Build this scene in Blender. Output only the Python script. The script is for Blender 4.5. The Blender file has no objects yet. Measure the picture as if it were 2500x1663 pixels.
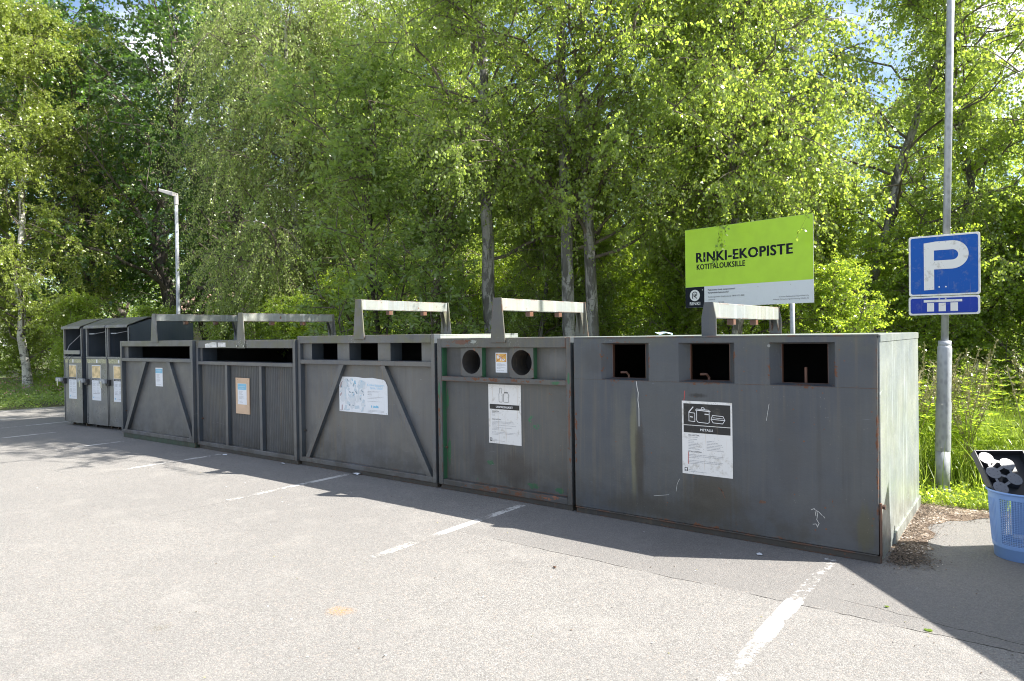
import bpy, bmesh, math, random
import numpy as np
from math import sin, cos, pi, radians, hypot, atan2
from mathutils import Vector, Matrix
random.seed(7)
C = bpy.context.scene.collection
sc = bpy.context.scene

# ------------------------------------------------------------------ tags / objects
def tag(o, label=None, cat=None, group=None, kind=None):
    if label: o['label'] = label
    if cat: o['category'] = cat
    if group: o['group'] = group
    if kind: o['kind'] = kind
    return o
def empty(name, loc, rz=0.0, **k):
    o = bpy.data.objects.new(name, None); C.objects.link(o)
    o.empty_display_size = 0.2
    o.location = loc; o.rotation_euler = (0, 0, rz)
    return tag(o, **k)
class MB:
    def __init__(s): s.v = []; s.f = []; s.m = []; s.mi = 0
    def add(s, vs, fs):
        b = len(s.v); s.v += [tuple(v) for v in vs]
        s.f += [tuple(b+i for i in f) for f in fs]; s.m += [s.mi]*len(fs); return s
    def box(s, x0, x1, y0, y1, z0, z1):
        return s.add([(x0,y0,z0),(x1,y0,z0),(x1,y1,z0),(x0,y1,z0),(x0,y0,z1),(x1,y0,z1),(x1,y1,z1),(x0,y1,z1)],
              [(0,3,2,1),(4,5,6,7),(0,1,5,4),(1,2,6,5),(2,3,7,6),(3,0,4,7)])
    def prism(s, poly, y0, y1):   # polygon in x,z (counter-clockwise seen from -y), extruded in y
        n = len(poly)
        vs = [(x,y0,z) for x,z in poly]+[(x,y1,z) for x,z in poly]
        return s.add(vs, [tuple(range(n)), tuple(range(2*n-1,n-1,-1))]+[(i,i+n,(i+1)%n+n,(i+1)%n) for i in range(n)])
    def prism_x(s, poly, x0, x1):  # polygon in y,z
        n = len(poly)
        vs = [(x0,y,z) for y,z in poly]+[(x1,y,z) for y,z in poly]
        return s.add(vs, [tuple(range(n-1,-1,-1)), tuple(range(n,2*n))]+[(i,(i+1)%n,(i+1)%n+n,i+n) for i in range(n)])
    def tube(s, pts, rs, n=10, cap=True):
        pts = [Vector(p) for p in pts]
        if not hasattr(rs, '__len__'): rs = [rs]*len(pts)
        base = len(s.v); ref = Vector((0.13,0.31,0.94))
        for i, p in enumerate(pts):
            d = (pts[min(i+1,len(pts)-1)]-pts[max(i-1,0)]).normalized()
            if abs(d.dot(ref)) > .95: ref = Vector((0.9,0.3,0.1))
            a = d.cross(ref).normalized(); b = d.cross(a)
            for k in range(n):
                t = 2*pi*k/n; s.v.append(tuple(p+(a*cos(t)+b*sin(t))*rs[i]))
        for i in range(len(pts)-1):
            for k in range(n):
                s.f.append((base+i*n+k, base+i*n+(k+1)%n, base+(i+1)*n+(k+1)%n, base+(i+1)*n+k)); s.m.append(s.mi)
        if cap:
            s.f.append(tuple(base+k for k in range(n-1,-1,-1))); s.m.append(s.mi)
            e = base+(len(pts)-1)*n; s.f.append(tuple(e+k for k in range(n))); s.m.append(s.mi)
        return s
    def disc(s, x, z, r, y, n=28, rz=None):
        rz = rz or r
        return s.add([(x+r*cos(2*pi*k/n), y, z+rz*sin(2*pi*k/n)) for k in range(n)], [tuple(range(n-1,-1,-1))][::-1])
    def stroke(s, pts, w, y, closed=False):   # flat ribbon in the x,z plane
        P = [Vector((a,b)) for a,b in pts]
        if closed: P = P+[P[0]]
        for a,b in zip(P[:-1],P[1:]):
            d = (b-a)
            if d.length < 1e-6: continue
            d.normalize(); q = Vector((-d.y,d.x))*w/2; e = d*w*.45
            c = [a-e+q, a-e-q, b+e-q, b+e+q]
            s.add([(p.x,y,p.y) for p in c],[(0,1,2,3)])
            y -= 0.00004
        return s
    def quad(s, x0, x1, z0, z1, y): return s.add([(x0,y,z0),(x1,y,z0),(x1,y,z1),(x0,y,z1)],[(0,1,2,3)])
    def build(s, name, mats, parent=None, bevel=0, smooth=False, side=None):
        me = bpy.data.meshes.new(name)
        me.from_pydata(s.v, [], s.f)
        if not isinstance(mats, (list,tuple)): mats = [mats]
        for m in mats: me.materials.append(m)
        me.polygons.foreach_set('material_index', s.m)
        if bevel:
            bm = bmesh.new(); bm.from_mesh(me)
            ed = [e for e in bm.edges if len(e.link_faces)==2 and e.calc_face_angle(0) > .5]
            bmesh.ops.bevel(bm, geom=ed, offset=bevel, segments=1, affect='EDGES', clamp_overlap=True)
            bm.to_mesh(me); bm.free()
        if smooth:
            me.polygons.foreach_set('use_smooth', [True]*len(me.polygons))
        me.update()
        if side:
            me.materials.append(side); k = len(me.materials)-1
            for p in me.polygons:
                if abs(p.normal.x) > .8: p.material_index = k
        o = bpy.data.objects.new(name, me); C.objects.link(o)
        if parent: o.parent = parent
        return o

# ------------------------------------------------------------------ materials
class NT:
    def __init__(s, name):
        s.mat = bpy.data.materials.new(name); s.mat.use_nodes = True
        s.t = s.mat.node_tree; s.t.nodes.clear()
        s.out = s.n('ShaderNodeOutputMaterial')
        s.geo = s.n('ShaderNodeNewGeometry')
        s.pos = s.geo.outputs['Position']
    def n(s, typ, **k):
        x = s.t.nodes.new(typ)
        for a,b in k.items(): setattr(x,a,b)
        return x
    def l(s, a, b): s.t.links.new(a, b)
    def put(s, sock, v):
        if v is None: return
        if hasattr(v, 'is_output'): s.l(v, sock)
        else:
            if isinstance(v,(tuple,list)) and len(v)==3 and sock.type=='RGBA': v = (*v,1)
            sock.default_value = v
    def map(s, scale=(1,1,1), vec=None, loc=(0,0,0), rot=(0,0,0)):
        m = s.n('ShaderNodeMapping'); s.l(vec or s.pos, m.inputs[0])
        m.inputs['Scale'].default_value = scale; m.inputs['Location'].default_value = loc; m.inputs['Rotation'].default_value = rot
        return m.outputs[0]
    def noise(s, sc_, vec=None, detail=4, rough=.55, dist=0):
        x = s.n('ShaderNodeTexNoise'); s.l(vec or s.pos, x.inputs['Vector'])
        x.inputs['Scale'].default_value = sc_; x.inputs['Detail'].default_value = detail
        x.inputs['Roughness'].default_value = rough; x.inputs['Distortion'].default_value = dist
        return x.outputs['Fac']
    def vor(s, sc_, vec=None, feature='F1', out='Distance', rnd=1):
        x = s.n('ShaderNodeTexVoronoi', feature=feature); s.l(vec or s.pos, x.inputs['Vector'])
        x.inputs['Scale'].default_value = sc_; x.inputs['Randomness'].default_value = rnd
        return x.outputs[out]
    def ramp(s, v, a, b, lo=0., hi=1.):
        m = s.n('ShaderNodeMapRange'); m.interpolation_type='SMOOTHSTEP'
        s.l(v, m.inputs['Value']); m.inputs['From Min'].default_value=a; m.inputs['From Max'].default_value=b
        m.inputs['To Min'].default_value=lo; m.inputs['To Max'].default_value=hi
        return m.outputs['Result']
    def math(s, op, a, b=None, c=None):
        m = s.n('ShaderNodeMath', operation=op)
        s.put(m.inputs[0], a); s.put(m.inputs[1], b)
        if c is not None: s.put(m.inputs[2], c)
        return m.outputs[0]
    def mix(s, f, a, b, mode='MIX'):
        m = s.n('ShaderNodeMix', data_type='RGBA', blend_type=mode)
        s.put(m.inputs['Factor'], f); s.put(m.inputs['A'], a); s.put(m.inputs['B'], b)
        return m.outputs['Result']
    def bsdf(s, col, rough=.5, metal=0., spec=.5, bump=None, bstr=.3, bdist=.002, link=True, **k):
        b = s.n('ShaderNodeBsdfPrincipled')
        s.put(b.inputs['Base Color'], col); s.put(b.inputs['Roughness'], rough); s.put(b.inputs['Metallic'], metal)
        s.put(b.inputs['Specular IOR Level'], spec)
        for a,v in k.items(): s.put(b.inputs[a.replace('_',' ')], v)
        if bump is not None:
            u = s.n('ShaderNodeBump'); u.inputs['Strength'].default_value=bstr; u.inputs['Distance'].default_value=bdist
            s.l(bump, u.inputs['Height']); s.l(u.outputs[0], b.inputs['Normal'])
        if link: s.l(b.outputs[0], s.out.inputs[0])
        return b
    def edge(s, r=.012):   # worn edges
        b = s.n('ShaderNodeBevel'); b.samples = 3; b.inputs['Radius'].default_value = r
        d = s.n('ShaderNodeVectorMath', operation='DOT_PRODUCT')
        s.l(b.outputs[0], d.inputs[0]); s.l(s.geo.outputs['Normal'], d.inputs[1])
        return s.math('SUBTRACT', 1.0, d.outputs['Value'])

def simple(name, col, rough=.5, metal=0, spec=.5, var=.0, vs=6, **k):
    t = NT(name); c = col
    if var: c = t.mix(t.ramp(t.noise(vs),.3,.7), tuple(x*(1-var) for x in col), tuple(min(1,x*(1+var)) for x in col))
    t.bsdf(c, rough, metal, spec, **k); return t.mat

def paint(name, col, rust=.3, moss=.3, streak=.5, green=0., rough=.42, spec=.5, chalk=.3, patch=None, specks=.6, edge=True, stains=(), fine=.9, zones=()):
    t = NT(name)
    warm = tuple(a*b for a,b in zip(col,(1.15,1.08,.93)))
    c = t.mix(t.ramp(t.noise(1.7, detail=6),.3,.7), tuple(x*.86 for x in col), warm)
    # chalky light wash and drips running down
    sv = t.map((9,9,.7)); n1 = t.noise(1.6, sv, 7, .65)
    c = t.mix(t.math('MULTIPLY', t.ramp(n1,.5,.8), chalk), c, tuple(min(1,x*1.7+.05) for x in col))
    sv2 = t.map((17,17,.5),loc=(3,1,0)); n2 = t.noise(1.5, sv2, 6, .6)
    blot = t.ramp(t.noise(.9, detail=3),.35,.65)
    c = t.mix(t.math('MULTIPLY', t.math('MULTIPLY', t.ramp(n2,.48,.72), blot), streak), c, (.17,.135,.085))
    n5 = t.noise(1.5, t.map((38,38,.35),loc=(9,4,1)), 5, .55)
    c = t.mix(t.math('MULTIPLY', t.math('MULTIPLY', t.ramp(n5,.60,.70), t.ramp(t.noise(1.1,t.map((1,1,1.5),loc=(2,8,3)),3),.42,.6)), streak*fine), c, (.22,.165,.09))
    c = t.mix(t.ramp(t.noise(2.2, t.map((1,1,.5),loc=(6,6,2)), 7, .7),.5,.78,0,.45), c, tuple(x*.6 for x in col))
    c = t.mix(t.math('MULTIPLY', t.math('MULTIPLY', t.ramp(t.noise(1.3, t.map((14,14,.45),loc=(7,2,1)),6,.6),.52,.72), t.ramp(t.noise(1.4,t.map(loc=(5,5,5)),3),.4,.65)), .75*streak), c, (.03,.027,.022))
    # grime low down on the thing and moss film near its top edge
    sep = t.n('ShaderNodeSeparateXYZ'); t.l(t.pos, sep.inputs[0]); z = sep.outputs['Z']
    n4 = t.noise(5, detail=8, rough=.65)
    lowf = t.math('MULTIPLY', t.ramp(z, .55, .0), t.ramp(n4,.38,.62))
    c = t.mix(t.math('MULTIPLY', lowf, .6), c, (.05,.042,.03))
    if moss:
        topf = t.math('MULTIPLY', t.ramp(z, 1.32, 1.52), t.ramp(n4,.42,.6))
        c = t.mix(t.math('MULTIPLY', topf, moss), c, (.13,.13,.07))
        li = t.math('MULTIPLY', t.ramp(z,1.3,1.5), t.math('MULTIPLY', t.ramp(t.vor(55),.42,.22), t.ramp(t.noise(2.4,detail=2),.58,.7)))
        c = t.mix(t.math('MULTIPLY', li, moss), c, (.42,.43,.38))
    if green:
        c = t.mix(t.math('MULTIPLY', t.ramp(t.noise(2.3, t.map(loc=(2,9,4)), 9, .62),.72-.1*green,.73-.1*green), 1), c, (.03,.13,.06))
    if patch:
        c = t.mix(t.math('MULTIPLY', t.ramp(t.noise(3.1, t.map(loc=patch), 9, .6),.675,.685), 1), c, (.24,.10,.055))
    if stains:
        sx_ = sep.outputs['X']
        for (px,pz,wx,wz,cc,ff) in stains:
            dx = t.math('DIVIDE', t.math('SUBTRACT', sx_, px), wx); dz = t.math('DIVIDE', t.math('SUBTRACT', z, pz), wz)
            dd = t.math('SQRT', t.math('ADD', t.math('MULTIPLY', dx, dx), t.math('MULTIPLY', dz, dz)))
            nn = t.math('ADD', t.math('MULTIPLY', t.noise(7,detail=7,rough=.65), .7), t.math('MULTIPLY', t.noise(1.6,t.map((30,30,1.2)),5), .9))
            dd = t.math('ADD', dd, t.math('SUBTRACT', nn, .8))
            c = t.mix(t.math('MULTIPLY', t.ramp(dd, 1.0, .35), ff), c, cc)
    # rust blooms and chips
    rn = t.noise(11, detail=9, rough=.7)
    if zones:
        sx_ = sep.outputs['X']; acc = None
        for (px,pz,wx,wz) in zones:
            dx = t.math('DIVIDE', t.math('SUBTRACT', sx_, px), wx); dz = t.math('DIVIDE', t.math('SUBTRACT', z, pz), wz)
            dd = t.ramp(t.math('SQRT', t.math('ADD', t.math('MULTIPLY', dx, dx), t.math('MULTIPLY', dz, dz))), 1.0, .2)
            acc = dd if acc is None else t.math('MAXIMUM', acc, dd)
        rn = t.math('ADD', t.noise(16, detail=10, rough=.75), t.math('MULTIPLY', acc, .155))
    rm = t.ramp(rn, .70-.05*rust, .735-.05*rust)
    if edge:
        em = t.ramp(t.edge(.018), .01, .10)
        rm = t.math('MAXIMUM', rm, t.math('MULTIPLY', em, t.ramp(t.noise(7,detail=7,rough=.7), .56-.1*rust, .66-.1*rust)))
    rc = t.mix(t.noise(45), (.19,.075,.034), (.085,.04,.024))
    c = t.mix(t.math('MULTIPLY', rm, min(1,rust*1.6)), c, rc)
    ch2 = t.math('MULTIPLY', t.ramp(t.vor(15,t.map(loc=(3,3,3))),.11,.08), t.ramp(t.noise(2.6,t.map(loc=(4,1,6)),3),.50,.62))
    c = t.mix(t.math('MULTIPLY', ch2, min(1,rust*1.3)), c, rc)
    # small pale chips and scratches
    ch = t.math('MULTIPLY', t.ramp(t.vor(38),.10,.06), t.ramp(t.noise(3.5,detail=3),.52,.66))
    c = t.mix(t.math('MULTIPLY', ch, specks), c, (.35,.31,.25))
    s1 = t.math('MULTIPLY', t.ramp(t.noise(4, t.map((1,1,9),rot=(.2,.5,.1)), 5, .5, 1.5),.715,.735), t.ramp(t.noise(2.2,t.map(loc=(1,7,3)),2),.45,.6))
    c = t.mix(t.math('MULTIPLY', s1, .5), c, tuple(min(1,x*2.6+.03) for x in col))
    rg = t.ramp(n4, .3,.75, rough-.06, rough+.14)
    rg = t.mix(rm, rg, (.85,)*3)
    bmp = t.math('ADD', t.noise(2.1, detail=2), t.math('MULTIPLY', rn, .15))
    t.bsdf(c, rg, 0, spec, bump=bmp, bstr=.6, bdist=.03)
    return t.mat

M = {}
M['steel']   = paint('grey_painted_steel', (.116,.120,.130), rust=.45, moss=.75, streak=.42, fine=.75, chalk=.2)
M['steel5']  = paint('smooth_grey_painted_steel', (.114,.118,.128), rust=.12, moss=.6, streak=.2, specks=.25, chalk=.15, fine=.2)
M['steelrib']= paint('ribbed_grey_steel', (.082,.088,.097), rust=.12, moss=0, streak=.3, specks=.3)
M['glassb']  = paint('dark_worn_steel', (.084,.087,.092), rust=.75, moss=.35, streak=.4, chalk=.12, green=.35, patch=(3,2,1), fine=.6, zones=[(-4.5,1.48,.35,.05),(-4.31,1.29,.15,.15),(-3.71,1.29,.15,.15),(-3.22,.7,.03,.8),(-4.77,.7,.03,.8),(-4.0,1.12,.9,.035),(-4.0,.08,.9,.05)], stains=[(-3.85,.28,.28,.22,(.045,.038,.033),.8),(-4.3,.35,.1,.2,(.05,.042,.038),.6),(-4.6,1.3,.14,.12,(.045,.044,.045),.6),(-3.4,1.29,.16,.13,(.17,.17,.17),.35)])
M['metalb']  = paint('blue_grey_steel', (.068,.077,.092), rust=.75, moss=.3, streak=.35, chalk=.08, fine=.15, zones=[(-2.90,1.31,.05,.22),(-2.68,1.155,.3,.03),(-2.46,1.3,.025,.2),(-2.13,1.31,.035,.2),(-1.98,1.155,.3,.03),(-1.98,1.47,.3,.018),(-2.68,1.468,.3,.02),(-1.77,1.31,.03,.2),(-1.45,1.3,.03,.2),(-1.52,1.28,.02,.2),(-1.3,1.155,.3,.03),(-1.075,1.3,.025,.2),(-3.16,.75,.03,.6),(-.825,.7,.02,.9),(-2.0,.06,1.3,.03)], stains=[(-2.60,.62,.05,.55,(.15,.145,.085),.75),(-2.55,.50,.06,.45,(.035,.03,.024),.8),(-2.74,.75,.10,.5,(.13,.125,.10),.35),(-1.95,.28,.30,.28,(.055,.048,.034),.75),(-2.05,1.06,.09,.025,(.02,.02,.02),.9),(-1.40,.70,.12,.5,(.055,.055,.055),.35),(-.90,.22,.07,.2,(.085,.08,.04),.6),(-2.98,1.33,.16,.15,(.05,.052,.055),.6),(-2.35,.15,.7,.12,(.05,.045,.035),.6)])
M['body']    = paint('weathered_sunlit_body', (.25,.285,.295), rust=.3, moss=.15, streak=.18, chalk=.7, rough=.36, spec=.75)  # paler than the fronts: sunlight on side and top put into the paint
M['beam']    = paint('weathered_sunlit_beam', (.24,.265,.27), rust=1.15, moss=.1, streak=.3, chalk=.8, rough=.4, spec=.7)  # pale base colour carries the sunlit look of the beams
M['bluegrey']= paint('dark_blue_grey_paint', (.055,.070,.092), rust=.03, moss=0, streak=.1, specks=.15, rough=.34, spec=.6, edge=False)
M['sidegrey'] = paint('darker_blue_grey_side', (.062,.076,.095), rust=.25, moss=0, streak=.25, specks=.5, rough=.4, edge=False)  # darker blue-grey for the sideways faces of posts, braces and mullions
M['clothes'] = paint('satin_grey_door_paint', (.15,.16,.175), rust=.05, moss=0, streak=.25, specks=.2, rough=.3, spec=.7, edge=False)
M['greenp']  = paint('old_green_paint', (.03,.115,.06), rust=.3, moss=0, streak=.35, chalk=.1)
M['greend']  = paint('dark_green_skid', (.035,.07,.05), rust=.3, moss=0, streak=.5, chalk=.1)
M['skid']    = paint('grimy_skid', (.055,.052,.052), rust=.95, moss=0, streak=.6, chalk=.1)
M['rusty']   = paint('rusty_iron', (.12,.058,.04), rust=.6, moss=0, streak=.6, chalk=.2, edge=False)
M['dark']    = simple('interior_shade', (.012,.013,.015), .8)  # near-black colour standing for the shade inside the openings
M['black']   = simple('black_print', (.03,.03,.032), .5)
M['ink']     = simple('faded_ink', (.33,.33,.35), .6)
M['inkdark'] = simple('dark_ink', (.12,.12,.13), .6)
M['navy']    = simple('navy_print', (.004,.007,.014), .6, spec=.25)
M['lime']    = simple('lime_green_board', (.42,.66,.02), .38, var=.04)
M['bluetxt'] = simple('pale_blue_print', (.35,.62,.82), .6)
M['cyan']    = simple('cyan_label', (.22,.5,.68), .55)
M['white']   = simple('white_plastic', (.72,.72,.72), .45)
M['screw']   = simple('screw_steel', (.5,.5,.5), .3, metal=1)
M['redline'] = simple('red_print', (.45,.06,.05), .5)
M['orange']  = simple('orange_print', (.72,.42,.10), .55, var=.25, vs=14)
M['orange2'] = simple('faded_orange_print', (.66,.50,.26), .55, var=.35, vs=9)
M['yband']   = simple('yellow_speckled_band', (.36,.35,.22), .5, var=.5, vs=60)
M['mdf']     = simple('raw_board', (.62,.44,.30), .7, var=.06)
def dirty_sheet(name, col, amt):
    t = NT(name)
    c = t.mix(t.math('MULTIPLY', t.ramp(t.noise(16,detail=8,rough=.7),.52,.7), amt), col, (.35,.32,.26))
    c = t.mix(t.math('MULTIPLY', t.ramp(t.noise(1.5,t.map((40,40,1.5)),4),.62,.72), amt*.8), c, (.45,.33,.2))
    c = t.mix(t.math('MULTIPLY', t.math('MULTIPLY', t.ramp(t.vor(70),.25,.12), t.ramp(t.noise(9,detail=2),.55,.62)), amt), c, (.2,.18,.14))
    t.bsdf(c,.5,0,.25); return t.mat
M['sheet'] = dirty_sheet('stained_white_sheet', (.72,.71,.69), .55)
M['sheet2'] = dirty_sheet('white_paper', (.74,.76,.79), .2)
M['boardwhite'] = dirty_sheet('white_board_face', (.66,.68,.72), .08)
M['signblack'] = dirty_sheet('black_sign_field', (.035,.034,.033), .12)
M['pblue'] = dirty_sheet('blue_sign_face', (.004,.080,.36), .2)
M['pblue2'] = dirty_sheet('deep_blue_sign_face', (.010,.040,.31), .12)
M['pwhite'] = dirty_sheet('worn_reflective_white', (.70,.69,.66), .6)
def galv(name, col=(.33,.35,.37)):
    t = NT(name)
    c = t.mix(t.ramp(t.vor(28, t.map((1,1,.55))),.1,.6), tuple(x*.82 for x in col), tuple(x*1.12 for x in col))
    c = t.mix(t.ramp(t.noise(6,t.map((1,1,.3)),6),.45,.75), c, tuple(x*.62 for x in col))
    t.bsdf(c, .5, .25, .5, bump=t.noise(9), bstr=.2, bdist=.004); return t.mat
M['galv'] = galv('galvanised_steel'); M['lampm'] = simple('pale_lamp_housing', (.42,.41,.40), .5)
M['lampg'] = simple('pale_grey_post', (.30,.32,.34), .5, var=.06)
M['alu'] = simple('aluminium_edge', (.55,.55,.55), .4, metal=.6)
M['glass'] = simple('lamp_glass', (.45,.45,.44), .2)
M['basket'] = simple('blue_plastic', (.20,.34,.64), .42, var=.06, Subsurface_Weight=0.0)
M['blackpl'] = simple('black_plastic', (.022,.024,.03), .33, spec=.6)
M['discpl'] = simple('blue_grey_plastic_disc', (.10,.115,.145), .33, spec=1.0)  # cup bases and webs, lighter blue-grey than the tray plastic

def asphalt_nodes(t):
    v = t.pos
    stone = t.n('ShaderNodeTexVoronoi'); t.l(v, stone.inputs['Vector']); stone.inputs['Scale'].default_value = 120
    sepc = t.n('ShaderNodeSeparateColor'); t.l(stone.outputs['Color'], sepc.inputs[0])
    stone2 = t.n('ShaderNodeTexVoronoi'); t.l(v, stone2.inputs['Vector']); stone2.inputs['Scale'].default_value = 210
    sepd = t.n('ShaderNodeSeparateColor'); t.l(stone2.outputs['Color'], sepd.inputs[0])
    base = t.mix(sepc.outputs[0], (.150,.144,.135), (.248,.240,.226))
    base = t.mix(t.ramp(sepd.outputs[1],.78,.92,0,.45), base, (.37,.36,.345))
    base = t.mix(t.ramp(sepd.outputs[2],.82,.92,0,.45), base, (.085,.082,.08))
    base = t.mix(t.ramp(sepc.outputs[1],.9,.97,0,.5), base, (.38,.31,.26))
    base = t.mix(t.ramp(t.noise(.45,detail=5),.3,.7,0,.35), base, (.155,.15,.145))
    base = t.mix(t.ramp(t.noise(2.6,t.map((1,1,1),loc=(4,4,0)),6,.65),.5,.75,0,.3), base, (.32,.305,.28))
    base = t.mix(t.ramp(t.noise(1.1,t.map(loc=(8,1,0)),7,.7),.60,.72,0,.35), base, (.10,.095,.09))
    sep = t.n('ShaderNodeSeparateXYZ'); t.l(v, sep.inputs[0]); X, Y = sep.outputs['X'], sep.outputs['Y']
    # older strip beside the containers, seam and crack at y = 4.03
    wob = t.math('MULTIPLY', t.math('SUBTRACT', t.noise(3.5, detail=8, rough=.65), .5), .09)
    d = t.math('SUBTRACT', t.math('ADD', Y, wob), 4.03)
    xin = t.ramp(X, -4.2, -2.6)
    old = t.math('MULTIPLY', t.ramp(d, -.02, .04), xin)
    base = t.mix(t.math('MULTIPLY', old, .42), base, (.125,.12,.116))
    brk = t.ramp(t.noise(2.3, detail=3),.36,.5)
    crack = t.math('MULTIPLY', t.math('MULTIPLY', t.ramp(t.math('ABSOLUTE', d), .006, .001), xin), brk)
    d2 = t.math('SUBTRACT', t.math('ADD', t.math('ADD', Y, t.math('MULTIPLY', X, .13)), t.math('MULTIPLY', wob, 1.4)), 4.13)
    crack2 = t.math('MULTIPLY', t.math('MULTIPLY', t.ramp(t.math('ABSOLUTE', d2), .004, .001), t.ramp(X,-.95,-.8)), brk)
    crack = t.math('MAXIMUM', crack, crack2)
    base = t.mix(crack, base, (.025,.023,.02))
    # orange-brown spill
    def blob(px, py, r, col, f, base):
        dx = t.math('SUBTRACT', X, px); dy = t.math('SUBTRACT', Y, py)
        dd = t.math('SQRT', t.math('ADD', t.math('MULTIPLY', dx, dx), t.math('MULTIPLY', dy, dy)))
        dd = t.math('ADD', dd, t.math('MULTIPLY', t.math('SUBTRACT', t.noise(9,detail=6),.5), r*1.6))
        return t.mix(t.math('MULTIPLY', t.math('MULTIPLY', t.ramp(dd, r, r*.1), t.ramp(t.noise(85,detail=4),.40,.62)), f), base, col)
    base = blob(-3.13, 2.46, .10, (.42,.22,.07), .8, base)
    base = blob(-3.75, 1.75, .07, (.10,.085,.05), .55, base)
    base = blob(-2.05, 4.72, .5, (.06,.056,.05), .45, base)
    base = blob(-.68, 5.25, .28, (.045,.033,.025), .95, base)
    base = blob(-4.3, 4.85, .6, (.07,.066,.06), .35, base)
    base = blob(-3.5, 4.75, .35, (.06,.056,.05), .4, base)
    h = t.math('ADD', t.math('MULTIPLY', sepc.outputs[2], .6), t.math('MULTIPLY', stone.outputs['Distance'], -.8))
    h = t.math('SUBTRACT', h, t.math('MULTIPLY', crack, 3))
    return base, h, X, Y
t = NT('worn_asphalt'); b_, h_, X_, Y_ = asphalt_nodes(t); t.bsdf(b_, .82, 0, .35, bump=h_, bstr=.8, bdist=.0035); M['asphalt'] = t.mat
t = NT('worn_white_road_paint'); b_, h_, X_, Y_ = asphalt_nodes(t)
tc = t.n('ShaderNodeTexCoord'); su = t.n('ShaderNodeSeparateXYZ'); t.l(tc.outputs['Object'], su.inputs[0])
wear = t.math('ADD', t.math('MULTIPLY', t.noise(26,detail=8,rough=.75), .55), t.math('MULTIPLY', t.noise(1.9,t.map(loc=(3,3,0)),3), .6))
wear = t.math('ADD', wear, t.math('MULTIPLY', t.ramp(t.math('ABSOLUTE', su.outputs['X']), .03, .062), -.14))
xin_ = t.ramp(X_, -2.6, -2.4)
fade = t.math('ADD', t.math('MULTIPLY', t.ramp(Y_, 3.5, 2.2, 0, .11), xin_), t.math('MULTIPLY', t.ramp(Y_, 4.1, 3.5, .015, .105), t.math('SUBTRACT', 1.0, xin_)))
mask = t.ramp(t.math('SUBTRACT', wear, fade), .515, .60)
b_ = t.mix(t.math('MULTIPLY',mask,.8), b_, (.62,.61,.58)); t.bsdf(b_, .82, 0, .35, bump=h_, bstr=.8, bdist=.0035); M['roadpaint'] = t.mat

t = NT('forest_soil'); c = t.mix(t.ramp(t.noise(3,detail=8,rough=.7),.35,.65), (.055,.075,.02), (.11,.085,.05))
c = t.mix(t.ramp(t.noise(.7,detail=4),.4,.6), c, (.07,.10,.025)); t.bsdf(c,.95,bump=t.noise(20,detail=6),bstr=.8,bdist=.03); M['soil'] = t.mat
t = NT('gravelly_soil'); vv = t.n('ShaderNodeTexVoronoi'); t.l(t.pos, vv.inputs['Vector']); vv.inputs['Scale'].default_value = 75
ss = t.n('ShaderNodeSeparateColor'); t.l(vv.outputs['Color'], ss.inputs[0])
c = t.mix(ss.outputs[0], (.11,.078,.052), (.25,.195,.145)); c = t.mix(t.ramp(ss.outputs[1],.8,.9), c, (.5,.45,.4)); c = t.mix(t.ramp(t.noise(4,detail=5),.45,.65), c, (.09,.06,.04))
t.bsdf(c,.95,bump=vv.outputs['Distance'],bstr=.9,bdist=.008); M['gravel'] = t.mat
M['darksoil'] = simple('dark_damp_debris', (.09,.068,.05), .9, var=.5, vs=40)

def leafmat(name, a, b, trans, ymix=.5, rough=.30, spec=.8):
    t = NT(name)
    r = t.geo.outputs['Random Per Island']
    c = t.mix(r, a, b)
    c = t.mix(t.ramp(t.noise(.55,detail=2),.35,.65,0,.5), c, tuple(x*1.25 for x in b))
    p = t.bsdf(c, rough, 0, spec, link=False)
    tr = t.n('ShaderNodeBsdfTranslucent')
    tcol = t.mix(r, trans, tuple(x*.75 for x in trans)); t.l(tcol, tr.inputs[0])
    ms = t.n('ShaderNodeMixShader'); ms.inputs[0].default_value = ymix
    t.l(p.outputs[0], ms.inputs[1]); t.l(tr.outputs[0], ms.inputs[2]); t.l(ms.outputs[0], t.out.inputs[0])
    return t.mat
M['lf_birch'] = leafmat('birch_leaf', (.095,.145,.036), (.19,.245,.07), (.60,.78,.10), .52)
M['lf_bright'] = leafmat('sunny_birch_leaf', (.14,.19,.04), (.25,.30,.07), (.55,.68,.07), .45)
M['lf_pale']  = leafmat('pale_birch_leaf', (.15,.20,.065), (.26,.31,.11), (.60,.76,.17), .5)
M['lf_dark']  = leafmat('dark_broad_leaf', (.036,.078,.022), (.08,.13,.038), (.22,.42,.045), .42)
M['lf_willow']= leafmat('willow_leaf', (.12,.19,.05), (.22,.29,.10), (.56,.76,.13), .5)
M['lf_yellow']= leafmat('sunny_undergrowth_leaf', (.10,.18,.025), (.20,.28,.05), (.66,.84,.07), .54)
M['grass']    = leafmat('grass_blade', (.12,.18,.035), (.22,.28,.07), (.50,.66,.08), .48)
M['straw']    = leafmat('dry_stalk', (.22,.21,.10), (.32,.29,.15), (.3,.28,.12), .2)
M['pink']     = leafmat('pink_flower', (.35,.10,.16), (.5,.22,.3), (.5,.2,.25), .3)
M['limb'] = simple('limb_bark', (.12,.10,.08), .85, var=.35)
M['twig']     = simple('twig_bark', (.11,.085,.065), .8, var=.3)
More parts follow.
